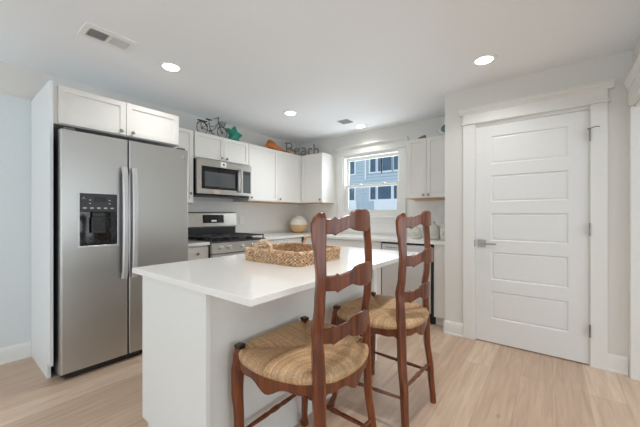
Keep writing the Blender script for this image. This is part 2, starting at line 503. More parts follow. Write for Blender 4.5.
# ---- door casing (trim_2): legs, frieze, bead, crown
CY0, CY1 = -0.338, 0.692
mb = MB()
mb.box(XD - 0.02, XD, DY1 - 0.006, CY1, 0, 2.072, 0.002)
mb.box(XD - 0.02, XD, CY0, DY0 + 0.006, 0, 2.072, 0.002)
mb.box(XD - 0.034, XD, CY0 - 0.012, CY1 + 0.012, 2.072, 2.088, 0.004)
mb.box(XD - 0.022, XD, CY0, CY1, 2.088, 2.172, 0.001)
crown = [(XD, 2.172), (XD - 0.028, 2.172), (XD - 0.030, 2.180), (XD - 0.036, 2.190), (XD - 0.048, 2.197), (XD - 0.050, 2.208), (XD - 0.060, 2.212), (XD - 0.060, 2.224), (XD, 2.224)]
mb.prism(crown, 'y', CY0 - 0.036, CY1 + 0.036)
# jamb lining
mb.box(XD, XD + 0.12, DY1 - 0.012, DY1, 0, DZ)
mb.box(XD, XD + 0.12, DY0, DY0 + 0.012, 0, DZ)
mb.box(XD, XD + 0.12, DY0 + 0.012, DY1 - 0.012, DZ - 0.012, DZ)
struct('trim_2', mb, 'trim', 'white door casing with crowned header', 'door casing')

# ---- cased opening trim (trim_3)
mb = MB()
mb.box(-1.2, 3.128, YO, YO + 0.035, 2.0, 2.115, 0.001)
crown = [(YO, 2.115), (YO + 0.038, 2.115), (YO + 0.040, 2.125), (YO + 0.044, 2.137), (YO + 0.050, 2.145), (YO + 0.052, 2.158), (YO + 0.057, 2.163), (YO + 0.057, 2.177), (YO, 2.177)]
mb.prism(crown, 'x', -1.2, 3.13)
mb.box(3.128, XD - 0.001, -0.62, YO + 0.022, 0, 2.0, 0.002)
mb.box(-1.2, 3.128, YO - 0.14, YO, 1.985, 2.0, 0.001)
struct('trim_3', mb, 'trim', 'white casing and crowned head of the wide opening at right', 'opening casing')

# ---- door_1
door = MB()
PX0, PX1 = -0.105, 0.454
panels = [(0.232, 0.488), (0.596, 0.855), (0.960, 1.216), (1.323, 1.570), (1.677, 1.935)]
y0d, y1d, z0d, z1d = DY0 + 0.014, DY1 - 0.014, 0.01, DZ - 0.015
def door_mesh():
    bm = bmesh.new()
    ys = [y0d, PX0, PX1, y1d]
    zs = [z0d] + [z for p in panels for z in p] + [z1d]
    g = [[bm.verts.new((XD + 0.004, y, z)) for y in ys] for z in zs]
    pf = []
    for j in range(len(zs) - 1):
        for i in range(3):
            f = bm.faces.new((g[j][i], g[j][i + 1], g[j + 1][i + 1], g[j + 1][i]))
            if i == 1 and j % 2 == 1: pf.append(f)
    bmesh.ops.recalc_face_normals(bm, faces=bm.faces)
    if bm.faces[:][0].normal.x > 0: bmesh.ops.reverse_faces(bm, faces=bm.faces)
    for f in pf:
        bmesh.ops.inset_individual(bm, faces=[f], thickness=0.004, depth=-0.004)
        bmesh.ops.inset_individual(bm, faces=[f], thickness=0.010, depth=-0.005)
        bmesh.ops.inset_individual(bm, faces=[f], thickness=0.018, depth=0.004)
    bound = [e for e in bm.edges if e.is_boundary]
    r = bmesh.ops.extrude_edge_only(bm, edges=bound)
    nv = [v for v in r['geom'] if isinstance(v, bmesh.types.BMVert)]
    for v in nv: v.co.x = XD + 0.044
    bmesh.ops.contextual_create(bm, geom=[e for e in r['geom'] if isinstance(e, bmesh.types.BMEdge) and e.is_boundary])
    return bm
door.bm(door_mesh())
d1 = struct('door_1', door, 'door', 'white five panel door with lever handle', 'door', smooth=8)
h = MB()
h.box(XD - 0.006, XD + 0.0035, 0.497, 0.565, 0.898, 0.966, 0.002)
h.lathe([(0.011, -0.05), (0.011, 0.0)], XD, 0.531, 0.932, 14, 'x')
h.box(XD - 0.058, XD - 0.044, 0.405, 0.544, 0.924, 0.940, 0.003)
h.build('door_handle', 'nickel', d1)['label'] = 'satin metal lever on a square plate'
lt = MB().box(XD - 0.0205, XD + 0.003, DY1 - 0.006, DY1 - 0.0025, 0.90, 0.96)
lt.build('strike_plate', 'nickel', d1)
for k, z in enumerate((0.28, 1.08, 1.83)):
    m_ = MB()
    for q in range(3):
        m_.lathe([(0.0065, 0), (0.0065, 0.029)], XD - 0.026, DY0 + 0.010, z - 0.045 + 0.03 * q, 10)
    m_.lathe([(0.004, 0), (0.007, 0.003), (0.007, 0.006), (0.002, 0.010)], XD - 0.026, DY0 + 0.010, z + 0.045, 10)
    m_.box(XD - 0.022, XD + 0.003, DY0 + 0.0085, DY0 + 0.0115, z - 0.044, z + 0.044)
    if k == 2:   # hinge-pin door stop
        m_.tube([(XD - 0.026, DY0 + 0.01, z + 0.052), (XD - 0.05, DY0 - 0.02, z + 0.058), (XD - 0.055, DY0 - 0.045, z + 0.053)], 0.004, 8)
        m_.lathe([(0.007, -0.008), (0.007, 0.008)], XD - 0.03, DY0 + 0.018, z + 0.05, 8, 'y')
    m_.build('hinge', 'nickel', d1)

# ---- kitchen window: casing (trim_4), window_1 frame, sashes, glass
mb = MB()
ct = 0.02
mb.box(XW - ct, XW, WY1 - 0.01, WY1 + 0.085, WZ0 - 0.02, WZ1 + 0.01, 0.002)
mb.box(XW - ct, XW, WY0 - 0.085, WY0 + 0.01, WZ0 - 0.02, WZ1 + 0.01, 0.002)
mb.box(XW - 0.034, XW, WY0 - 0.095, WY1 + 0.095, WZ1 + 0.01, WZ1 + 0.024, 0.004)
mb.box(XW - 0.022, XW, WY0 - 0.085, WY1 + 0.085, WZ1 + 0.024, WZ1 + 0.095, 0.001)
cz = WZ1 + 0.095
crown = [(XW, cz), (XW - 0.028, cz), (XW - 0.032, cz + 0.01), (XW - 0.05, cz + 0.02), (XW - 0.052, cz + 0.03), (XW - 0.064, cz + 0.034), (XW - 0.064, cz + 0.046), (XW, cz + 0.046)]
mb.prism(crown, 'y', WY0 - 0.12, WY1 + 0.12)
mb.box(XW - 0.045, XW, WY0 - 0.10, WY1 + 0.10, WZ0 - 0.045, WZ0 - 0.02, 0.004)
mb.box(XW - ct, XW, WY0 - 0.085, WY1 + 0.085, WZ0 - 0.115, WZ0 - 0.045, 0.002)
struct('trim_4', mb, 'trim', 'white casing and sill around the kitchen window', 'window casing')
mb = MB()
fx0, fx1 = XW + 0.001, XW + 0.149
w = 0.03
mb.box(fx0, fx1, WY0, WY0 + w, WZ0, WZ1); mb.box(fx0, fx1, WY1 - w, WY1, WZ0, WZ1)
mb.box(fx0, fx1, WY0 + w, WY1 - w, WZ0, WZ0 + w); mb.box(fx0, fx1, WY0 + w, WY1 - w, WZ1 - w, WZ1)
win = struct('window_1', mb, 'trim', 'white double hung kitchen window', 'window')
zm = 1.64
def sash(xa, xb, z0, z1, nm):
    s_ = MB(); a = 0.04; y0, y1 = WY0 + w, WY1 - w
    s_.box(xa, xb, y0, y0 + a, z0, z1, 0.003); s_.box(xa, xb, y1 - a, y1, z0, z1, 0.003)
    s_.box(xa, xb, y0 + a, y1 - a, z0, z0 + a, 0.003); s_.box(xa, xb, y0 + a, y1 - a, z1 - a, z1, 0.003)
    o = s_.build('sash', 'trim', win)
    MB().box((xa + xb) / 2 - 0.003, (xa + xb) / 2 + 0.003, y0 + a - 0.004, y1 - a + 0.004, z0 + a - 0.004, z1 - a + 0.004).build('pane', 'glass', o, smooth=0)
    return o
sash(XW + 0.085, XW + 0.12, zm - 0.02, WZ1 - w, 'upper')
sl = sash(XW + 0.045, XW + 0.08, WZ0 + w, zm + 0.02, 'lower')
for yy in (1.93, 2.31):
    MB().box(XW + 0.03, XW + 0.075, yy - 0.025, yy + 0.025, zm + 0.02, zm + 0.032, 0.004).build('sash_lock', 'white_plastic', sl)

# ---- quartz backsplash
mb = MB()
mb.box(1.56, 3.93, YW - 0.012, YW - 0.0005, 0.945, 1.385)
mb.box(XW - 0.012, XW - 0.0005, YD + 0.001, 1.540, 0.945, 1.385)
mb.box(XW - 0.012, XW - 0.0005, 1.545, 2.70, 0.945, WZ0 - 0.117)
mb.box(XW - 0.012, XW - 0.0005, 2.70, YW - 0.012, 0.945, 1.385)
struct('trim_5', mb, 'splash', 'pale slab backsplash above the countertops', 'backsplash')

# ------------------------------------------------------------------ cabinets
def knob(mb, x, y, z):
    mb.lathe([(0.006, 0.0), (0.005, -0.012), (0.013, -0.016), (0.015, -0.022), (0.012, -0.027), (0.004, -0.029)], x, y, z, 14, 'y')
def add_door(root, x0, x1, z0, z1, yf, knob_at=None, nm='door', rail=0.057, mat_='cabinet'):
    o = MB().shaker(x0, x1, z0, z1, yf, rail=rail).build(nm, mat_, root)
    if knob_at:
        k = MB(); knob(k, knob_at[0], yf, knob_at[1]); k.build('knob', 'nickel', o)
    return o
FT = 0.02
def wall_cab(label, loc, rotz, w, d, z0, z1, doors, group=None, under=True):
    """front plane of the doors at local y=0, body behind; loc = front left bottom on plan"""
    r = thing('wall_cabinet', label, 'cabinet', (loc[0], loc[1], z0), rotz, group)
    MB().box(0, w, FT + 0.002, d, 0.006 if under else 0, z1 - z0, 0.001).build('body', 'cabinet', r)
    if under: MB().box(0.002, w - 0.002, FT + 0.004, d - 0.002, 0.0, 0.0055).build('underside', 'ply', r)['label'] = 'bare wood underside'
    for (a, b, kx, kz) in doors:
        add_door(r, a + 0.0015, b - 0.0015, 0.012, z1 - z0 - 0.004, 0.0, (kx, kz) if kx is not None else None)
    return r
UZ0, UZ1 = 1.385, 2.148
# above the fridge
rf = thing('wall_cabinet', 'wide white two-door cabinet directly above the refrigerator', 'cabinet', (0.536, 2.88, 1.875))
MB().box(0.0, 0.944, 0.022, YW - 2.88 - 0.002, 0.0, 0.275, 0.001).build('body', 'cabinet', rf)
add_door(rf, 0.031, 0.477, 0.006, 0.287, 0, (0.436, 0.034))
add_door(rf, 0.481, 0.935, 0.006, 0.287, 0, (0.524, 0.034))
MB().box(0.0, 0.944, 0.03, 0.06, 0.275, 0.288).build('top_rail', 'cabinet', rf)
# tall end panel
mb = MB()
mb.prism([(2.85, 0.11), (2.85, 2.17), (YW - 0.014, 2.17), (YW - 0.014, 0.0), (2.925, 0.0), (2.925, 0.11)], 'x', 0.514, 0.534)
mb.build('refrigerator_end_panel', 'panel')
tag(bpy.data.objects['refrigerator_end_panel'], 'tall plain white end panel against the left side of the refrigerator', 'panel')

Y_UP = 3.17
wall_cab('narrow white one-door cabinet in the corner between refrigerator and microwave', (1.482, Y_UP), 0, 0.305, YW - Y_UP - 0.002, UZ0 - 0.06, UZ1, [(0.055, 0.303, 0.265, 0.055 + 0.06)])
wall_cab('short white two-door cabinet above the microwave', (1.80, Y_UP), 0, 0.758, YW - Y_UP - 0.002, 1.845, UZ1, [(0.0, 0.379, 0.345, 0.042), (0.379, 0.758, 0.413, 0.042)], under=False)
wall_cab('white one-door cabinet right of the microwave under the orange ornament', (2.562, Y_UP), 0, 0.527, YW - Y_UP - 0.002, UZ0, UZ1, [(0.0, 0.527, 0.035, 0.05)])
# corner cabinet with two doors meeting in the inner corner
XU = 3.60
rc = thing('wall_cabinet', 'white corner cabinet beneath the Beach letters', 'cabinet', (3.092, Y_UP, UZ0))
lx = XU - 3.092
ly_end = 2.748 - Y_UP
poly = [(0, 0.022), (lx + 0.022, 0.022), (lx + 0.022, ly_end + 0.0), (XW - 3.092 - 0.002, ly_end), (XW - 3.092 - 0.002, YW - Y_UP - 0.002), (0, YW - Y_UP - 0.002)]
MB().prism(poly, 'z', 0.006, UZ1 - UZ0).build('body', 'cabinet', rc)
poly2 = [(p[0] + (0.002 if p[0] < 0.1 else -0.002 if p[0] > 0.7 else 0.002), p[1] + (-0.002 if p[1] > 0.2 else 0.002)) for p in poly]
MB().prism(poly2, 'z', 0.0, 0.0055).build('underside', 'ply', rc)['label'] = 'bare wood underside'
add_door(rc, 0.0015, lx - 0.003, 0.012, UZ1 - UZ0 - 0.004, 0.0, (0.035, 0.05))
m2 = MB().shaker(0.003, -ly_end - 0.002, 0.012, UZ1 - UZ0 - 0.004, 0.0)
RM = Matrix.Translation((lx, 0, 0)) @ Matrix.Rotation(-PI / 2, 4, 'Z')
m2.v = [tuple(RM @ Vector(v)) for v in m2.v]
dd = m2.build('door', 'cabinet', rc)
kk = MB(); knob(kk, -ly_end - 0.035, 0.0, 0.05); kk.v = [tuple(RM @ Vector(v)) for v in kk.v]; kk.build('knob', 'nickel', dd)
# right of the window (faces -x): local +x is world -y
wr = 1.449 - YD - 0.004
wall_cab('white two-door cabinet right of the kitchen window', (XU, 1.449), -PI / 2, wr, XW - XU - 0.002, 1.400, 2.125, [(0.03, 0.262, 0.232, 0.04), (0.262, 0.548, 0.292, 0.04)])

# ---- base cabinets
YB, XB = 2.885, 3.315      # front planes of the base doors
def base_cab(label, loc, rotz, w, d, fronts, name='base_cabinet', group=None):
    r = thing(name, label, 'cabinet', (loc[0], loc[1], 0), rotz, group)
    mb = MB(); mb.box(0, w, 0.022, d, 0.10, 0.882, 0.001); mb.box(0, w, 0.075, d, 0.0, 0.10)
    mb.build('body', 'cabinet', r)
    for (nm, a, b, c, e, kx, kz) in fronts:
        if nm == 'drawer':
            o = MB().box(a + 0.0015, b - 0.0015, 0, FT, c, e, 0.0015).build('drawer', 'cabinet', r)
            if kx is not None:
                k = MB(); knob(k, kx, 0, kz); k.build('knob', 'nickel', o)
        else:
            add_door(r, a + 0.0015, b - 0.0015, c, e, 0, (kx, kz) if kx is not None else None)
    return r
DB = YW - YB - 0.002
base_cab('narrow white drawer base cabinet between refrigerator and range', (1.535, YB), 0, 0.258, DB, [('drawer', 0, 0.258, 0.715, 0.868, 0.129, 0.80), ('door', 0, 0.258, 0.112, 0.708, 0.215, 0.64)])
base_cab('white base cabinet right of the range below the counter', (2.567, YB), 0, 0.745, DB, [('drawer', 0, 0.365, 0.715, 0.868, 0.18, 0.80), ('drawer', 0.365, 0.725, 0.715, 0.868, 0.545, 0.80), ('door', 0, 0.365, 0.112, 0.708, 0.33, 0.64), ('door', 0.365, 0.725, 0.112, 0.708, 0.40, 0.64)])
DX = XW - XB - 0.002
base_cab('white sink base cabinet under the kitchen window', (XB, 2.883), -PI / 2, 2.883 - 1.632, DX, [('drawer', 0.02, 0.6, 0.715, 0.868, None, 0), ('drawer', 0.6, 1.25, 0.715, 0.868, None, 0), ('door', 0.02, 0.6, 0.112, 0.708, 0.55, 0.64), ('door', 0.6, 1.25, 0.112, 0.708, 0.66, 0.64)], 'sink_cabinet')
# filler cabinet at the right end
r = thing('filler_panel', 'narrow white filler cabinet between dishwasher and wall corner', 'panel', (XB, 1.012, 0), -PI / 2)
mb = MB(); mb.box(0, 1.012 - YD - 0.004, 0.0, DX, 0.10, 0.882, 0.0015); mb.build('body', 'cabinet', r)
MB().box(0, 1.012 - YD - 0.004, 0.07, DX, 0.0, 0.0995).build('toe_kick', 'panel', r)

# ---- countertops
mb = MB()
mb.prism([(2.563, 2.86), (3.29, 2.86), (3.29, YD + 0.002), (XW - 0.002, YD + 0.002), (XW - 0.002, YW - 0.002), (2.563, YW - 0.002)], 'z', 0.884, 0.914)
tag(mb.build('countertop', 'quartz'), 'long L-shaped white countertop under the window and range wall', 'countertop')
tag(MB().box(1.535, 1.797, 2.86, YW - 0.002, 0.884, 0.914, 0.002).build('countertop', 'quartz'), 'short white countertop piece between refrigerator and range', 'countertop')

# ------------------------------------------------------------------ island
IX0, IX1, IY0, IY1 = 0.662, 2.285, 0.812, 1.802
tag(MB().box(IX0, IX1, IY0, IY1, 0.886, 0.914, 0.002, 1).build('island_countertop', 'quartz'), 'large white slab countertop of the island', 'countertop')
isl = thing('kitchen_island', 'white kitchen island base under the overhanging slab', 'island', (0.70, 1.145, 0))
mb = MB(); mb.prism([(0, 0), (0, 0.885), (0.62, 0.885), (0.62, 0.10), (0.55, 0.10), (0.55, 0)], 'x', 0.0, 0.02)
mb.build('end_panel', 'island', isl)
mb = MB(); mb.prism([(0, 0), (0, 0.885), (0.62, 0.885), (0.62, 0.10), (0.55, 0.10), (0.55, 0)], 'x', 1.495, 1.545)
mb.build('end_panel', 'island', isl)
MB().box(0.0205, 1.4945, 0.014, 0.034, 0, 0.885).build('back_panel', 'island', isl)
mb = MB(); mb.box(0.0205, 1.4945, 0.035, 0.595, 0.10, 0.884); mb.box(0.0205, 1.4945, 0.035, 0.54, 0.0, 0.10)
mb.build('body', 'island', isl)
for k in range(3):
    a = 0.022 + 0.49 * k
    s_ = MB().shaker(-a - 0.488, -a, 0.112, 0.868, 0)
    s_.v = [(-v[0], 0.617 - v[1], v[2]) for v in s_.v]
    o = s_.build('door', 'island', isl)
    kk = MB(); knob(kk, -a - 0.04, 0, 0.80); kk.v = [(-v[0], 0.617 - v[1], v[2]) for v in kk.v]; kk.build('knob', 'nickel', o)

# ------------------------------------------------------------------ refrigerator
FRX, FRY = 0.556, 2.76
FW, FZ0, FZ1 = 0.948, 0.058, 1.815
fr = thing('refrigerator', 'stainless side-by-side refrigerator with water dispenser', 'refrigerator', (FRX, FRY, 0))
MB().box(0.006, FW - 0.006, 0.072, 0.735, 0.02, 1.79, 0.004).build('case', 'case', fr)['label'] = 'dark grey side case'
dz = (0.107, 0.353, 0.967, 1.364)
ld = MB().holed(0, 0.428, FZ0, FZ1, dz[0], dz[1], dz[2], dz[3], 0.0, 0.066)
# rounded outer front edges
def round_front(mb, x0, x1, r):
    mb.v = [((v[0], v[1] + (r if v[1] < 0.001 and (abs(v[0] - x0) < 1e-4 or abs(v[0] - x1) < 1e-4) else 0), v[2])) for v in mb.v]
    return mb
def fridge_door(x0, x1, hole=None):
    r = 0.012
    mb = MB()
    if hole: mb.holed(x0 + r, x1 - r, FZ0, FZ1, hole[0], hole[1], hole[2], hole[3], 0.0, 0.066)
    else: mb.box(x0 + r, x1 - r, 0.0, 0.066, FZ0, FZ1)
    for (xe, sg) in ((x0 + r, -1), (x1 - r, 1)):
        poly = [(xe, 0.066), (xe, 0.0)] + [(xe + sg * r * math.sin(t * PI / 12), r - r * math.cos(t * PI / 12)) for t in range(1, 7)] + [(xe + sg * r, 0.066)]
        mb.prism(poly, 'z', FZ0, FZ1)
    return mb
ldo = fridge_door(0.0, 0.428, dz).build('door', 'steel', fr)
rdo = fridge_door(0.436, FW).build('door', 'steel', fr)
MB().box(0.03, FW - 0.03, 0.03, 0.071, 0.012, 0.056).build('grille', 'black', fr)
g_ = MB()
for k in range(8): g_.box(0.05 + 0.107 * k, 0.05 + 0.107 * k + 0.09, 0.024, 0.030, 0.018, 0.048, 0.002)
g_.build('grille_slot', 'black', fr)
for x in (0.02, FW - 0.09): MB().box(x, x + 0.07, 0.02, 0.14, FZ1 + 0.001, FZ1 + 0.022, 0.005).build('hinge_cover', 'case', fr)
for x in (0.05, FW - 0.09): MB().lathe([(0.018, 0), (0.018, 0.02)], x, 0.11, 0.0, 12).build('foot', 'black', fr)
for (x, dr) in ((0.392, ldo), (0.462, rdo)):
    rings = []
    for i in range(15):
        t = i / 14; z = 0.69 + (1.585 - 0.69) * t
        bow = 0.062 - 0.016 * (2 * t - 1) ** 2
        if i in (0, 14): bow -= 0.012
        y = -bow; hw = 0.020; th = 0.012
        ring = [(x - hw, y + th, z), (x - hw, y - th * 0.3, z), (x - hw * 0.6, y - th, z), (x + hw * 0.6, y - th, z), (x + hw, y - th * 0.3, z), (x + hw, y + th, z)]
        rings.append(ring)
    hb = MB().sweep(rings)
    for z in (0.715, 1.56): hb.box(x - 0.012, x + 0.012, -0.04, 0.0, z - 0.018, z + 0.018, 0.003)
    hb.build('handle', 'handle', dr)
# dispenser
dp = MB().box(dz[0] + 0.002, dz[1] - 0.002, 0.055, 0.0655, dz[2] + 0.002, dz[3] - 0.002)
dp.box(dz[0] + 0.0005, dz[0] + 0.012, 0.002, 0.055, dz[2] + 0.001, 1.222); dp.box(dz[1] - 0.012, dz[1] - 0.0005, 0.002, 0.055, dz[2] + 0.001, 1.222)
dp.box(dz[0] + 0.012, dz[1] - 0.012, 0.002, 0.055, dz[2] + 0.001, dz[2] + 0.015)
dsp = dp.build('dispenser', 'blackglass', fr)
fm = MB()
for (a, b, c, e) in ((dz[0] - 0.008, dz[0] + 0.002, dz[2] - 0.006, dz[3] + 0.006), (dz[1] - 0.002, dz[1] + 0.008, dz[2] - 0.006, dz[3] + 0.006), (dz[0] + 0.002, dz[1] - 0.002, dz[3] - 0.002, dz[3] + 0.006)):
    fm.box(a, b, -0.004, 0.004, c, e, 0.001)
fm.box(dz[0] - 0.008, dz[1] + 0.008, -0.012, 0.004, dz[2] - 0.014, dz[2] + 0.002, 0.003)
fm.build('dispenser_frame', 'handle', dsp)
cp = MB().box(dz[0] + 0.003, dz[1] - 0.003, -0.003, 0.054, 1.224, dz[3] - 0.003, 0.003).build('control_panel', 'dispenser', dsp)
MB().box(0.195, 0.275, -0.0042, -0.003, 1.300, 1.338).build('display', 'black', dsp)
for k in range(5): MB().box(0.128 + k * 0.044, 0.150 + k * 0.044, -0.0042, -0.003, 1.247, 1.258, 0.0008).build('button', 'lightgrey', dsp)
for k in range(2):
    for x in (0.166, 0.292): MB().box(x, x + 0.012, -0.0042, -0.003, 1.285 + 0.025 * k, 1.291 + 0.025 * k).build('indicator', 'lightgrey', dsp)
MB().tube([(0.125, -0.004, 1.318), (0.133, -0.004, 1.335), (0.141, -0.004, 1.318)], 0.0018, 6).build('panel_symbol', 'lightgrey', dsp)
pd = MB(); pd.box(0.195, 0.275, 0.02, 0.05, 1.185, 1.222, 0.004); pd.box(0.188, 0.282, 0.022, 0.030, 1.06, 1.185, 0.004); pd.build('paddle', 'dispenser', dsp)
MB().box(0.200, 0.270, 0.0185, 0.0215, 1.075, 1.165, 0.002).build('paddle_insert', 'black', dsp)
bd = MB(); bd.lathe([(0.019, 0.0), (0.019, -0.003), (0.016, -0.004)], 0.895, 0.0, 1.735, 24, 'y')
bdo = bd.build('badge', 'handle', fr)
sq = MB().tube([(0.895 + 0.014 * math.cos(a), -0.0042, 1.735 + 0.014 * math.sin(a)) for a in [2 * PI * k / 24 for k in range(24)]], 0.0016, 6, closed=True)
sq.tube([(0.893, -0.0045, 1.742), (0.886, -0.0045, 1.737), (0.889, -0.0045, 1.728), (0.894, -0.0045, 1.734), (0.900, -0.0045, 1.742), (0.903, -0.0045, 1.735), (0.898, -0.0045, 1.728)], 0.0014, 6)
sq.build('monogram', 'case', bdo)

# ------------------------------------------------------------------ microwave
mw = thing('microwave', 'stainless over-the-range microwave with dark window', 'microwave', (1.80, 3.115, 1.425))
W, HM = 0.758, 0.415
MB().box(0.0, W, 0.042, YW - 3.115 - 0.004, 0.012, HM, 0.002).build('body', 'black', mw)
mdo = MB().holed(0.0, 0.60, 0.02, HM - 0.002, 0.05, 0.545, 0.075, 0.335, 0.0, 0.04).build('door', 'steel_v', mw)
gl = MB().box(0.051, 0.544, 0.010, 0.03, 0.076, 0.334).build('window', 'blackglass', mdo)
MB().box(0.095, 0.505, 0.0085, 0.010, 0.105, 0.275).build('window_screen', 'greyglass', mdo)['label'] = 'grey see-through screen'
hb = MB()
rings = []
for i in range(13):
    t = i / 12; z = 0.05 + 0.30 * t; y = -0.045 + 0.016 * (2 * t - 1) ** 2; x = 0.572
    rings.append([(x - 0.011, y + 0.008, z), (x - 0.011, y - 0.003, z), (x - 0.005, y - 0.008, z), (x + 0.005, y - 0.008, z), (x + 0.011, y - 0.003, z), (x + 0.011, y + 0.008, z)])
hb.sweep(rings)
for z in (0.07, 0.33): hb.box(0.564, 0.580, -0.03, 0.0, z - 0.01, z + 0.01)
hb.build('handle', 'handle', mdo)
pn = MB().box(0.603, W, 0.0, 0.04, 0.02, HM - 0.002, 0.002).build('control_panel', 'steel_v', mw)
MB().box(0.622, W - 0.016, -0.002, 0.0, 0.055, 0.335, 0.001).build('keypad', 'greyglass', pn)
MB().box(0.635, W - 0.03, -0.003, -0.002, 0.285, 0.322).build('display', 'black', pn)
st = MB().box(0.295, 0.375, -0.0015, 0.0, 0.345, 0.405).build('sticker', 'white_plastic', mw)
sm_ = MB()
for k in range(5):
    a = 2 * PI * k / 5 + PI / 2; a2 = a + PI / 5
    sm_.add([(0.337, -0.002, 0.375), (0.337 + 0.014 * math.cos(a - PI / 5), -0.002, 0.375 + 0.008 * math.sin(a - PI / 5)), (0.337 + 0.016 * math.cos(a), -0.002, 0.375 + 0.016 * math.sin(a)), (0.337 + 0.014 * math.cos(a2), -0.002, 0.375 + 0.008 * math.sin(a2))], [(0, 1, 2, 3)])
sm_.build('sticker_mark', 'duct', st)
MB().box(0.205, 0.285, -0.0015, 0.0, 0.026, 0.066).build('label_sticker', 'tan_paper', mdo)
ub = MB().box(0.02, W - 0.02, 0.05, 0.38, 0.0, 0.0115, 0.002); ub.build('vent_grille', 'cast', mw)

# ------------------------------------------------------------------ range
RX0, RX1, RY = 1.801, 2.559, 2.845
rg = thing('gas_range', 'stainless gas range with black grates below the microwave', 'range', (RX0, RY, 0))
RW = RX1 - RX0; RD = YW - RY - 0.016
bdy = MB(); bdy.box(0, RW, 0.03, RD, 0.06, 0.897, 0.003); bdy.box(0.03, RW - 0.03, 0.08, RD, 0.0, 0.06); bdy.build('body', 'black', rg)
odo = MB().holed(0.004, RW - 0.004, 0.24, 0.775, 0.12, RW - 0.12, 0.36, 0.62, -0.012, 0.028).build('oven_door', 'steel_v', rg)
MB().box(0.121, RW - 0.121, -0.006, 0.02, 0.361, 0.619).build('window', 'blackglass', odo)
hh = MB(); hh.tube([(0.05, -0.055, 0.725), (RW - 0.05, -0.055, 0.725)], 0.012, 12)
for x in (0.08, RW - 0.08): hh.box(x - 0.012, x + 0.012, -0.05, -0.012, 0.715, 0.735, 0.002)
hh.build('handle', 'handle', odo)
MB().box(0.004, RW - 0.004, -0.008, 0.028, 0.07, 0.232, 0.004).build('drawer', 'steel_v', rg)
cpn = MB(); cpn.prism([(-0.018, 0.785), (0.028, 0.785), (0.028, 0.897), (-0.006, 0.897)], 'x', 0.002, RW - 0.002); cpo = cpn.build('control_panel', 'steel_v', rg)
for k, x in enumerate((0.105, 0.205, 0.379, 0.553, 0.653)):
    kb = MB(); kb.lathe([(0.024, 0.0), (0.024, -0.008), (0.019, -0.012), (0.018, -0.03), (0.012, -0.033)], x, -0.010, 0.848, 18, 'y')
    kb.box(x - 0.004, x + 0.004, -0.048, -0.038, 0.830, 0.866, 0.001)
    kb.build('knob', 'chrome', cpo)
MB().box(0.0, RW, 0.0, RD - 0.06, 0.8975, 0.912, 0.003).build('cooktop', 'cast', rg)
for gx in (0.015, 0.262, 0.509):
    gm = MB(); gw = 0.234; y0, y1 = 0.03, RD - 0.085; z = 0.955
    def bar(x0, y0_, x1, y1_, zz=z): gm.tube([(x0, y0_, zz), (x1, y1_, zz)], 0.0075, 6)
    bar(gx, y0, gx + gw, y0); bar(gx, y1, gx + gw, y1); bar(gx, y0, gx, y1); bar(gx + gw, y0, gx + gw, y1)
    for k in range(1, 4): bar(gx + gw * k / 4, y0, gx + gw * k / 4, y1)
    bar(gx, (y0 + y1) / 2, gx + gw, (y0 + y1) / 2)
    for k in range(1, 8):
        yy = y0 + (y1 - y0) * k / 8
        bar(gx, yy, gx + 0.05, yy); bar(gx + gw - 0.05, yy, gx + gw, yy)
    for x in (gx, gx + gw):
        for yy in (y0, y1): gm.tube([(x, yy, 0.9125), (x, yy, z)], 0.008, 6)
    gm.build('grate', 'cast', rg)
for (x, y) in ((0.13, 0.15), (0.13, 0.42), (0.379, 0.29), (0.625, 0.15), (0.625, 0.42)):
    MB().lathe([(0.05, 0.0), (0.05, 0.01), (0.036, 0.013), (0.036, 0.022), (0.02, 0.024)], x, y, 0.9125, 20).build('burner', 'black', rg)
bg = MB(); bg.prism([(RD - 0.055, 0.9), (RD - 0.055, 1.045), (RD - 0.078, 1.056), (RD - 0.062, 1.222), (RD - 0.047, 1.236), (RD, 1.236), (RD, 0.9)], 'x', 0, RW)
bgo = bg.build('backguard', 'steel_v', rg)
MB().box(0.012, RW - 0.012, RD - 0.058, RD - 0.0555, 0.913, 1.043).build('backguard_vent', 'cast', bgo)
tilt = Matrix.Translation((0, RD - 0.0690, 1.150)) @ Matrix.Rotation(-0.096, 4, 'X')
dm = MB().box(0.255, 0.555, -0.003, 0.001, -0.052, 0.052, 0.001); dm.v = [tuple(tilt @ Vector(v)) for v in dm.v]
dpo = dm.build('display', 'blackglass', rg)
dm = MB()
for (x, w_) in ((0.375, 0.012), (0.392, 0.012), (0.407, 0.004), (0.416, 0.012), (0.432, 0.012)): dm.box(x, x + w_, -0.0045, -0.003, -0.034, -0.016)
dm.v = [tuple(tilt @ Vector(v)) for v in dm.v]; dm.build('clock', 'digits', dpo)
for x0 in (0.275, 0.470):
    for i in range(4):
        for j in range(3):
            dm = MB().box(x0 + i * 0.018, x0 + 0.010 + i * 0.018, -0.0042, -0.003, -0.03 + 0.025 * j, -0.022 + 0.025 * j)
            dm.v = [tuple(tilt @ Vector(v)) for v in dm.v]; dm.build('key', 'duct', dpo)

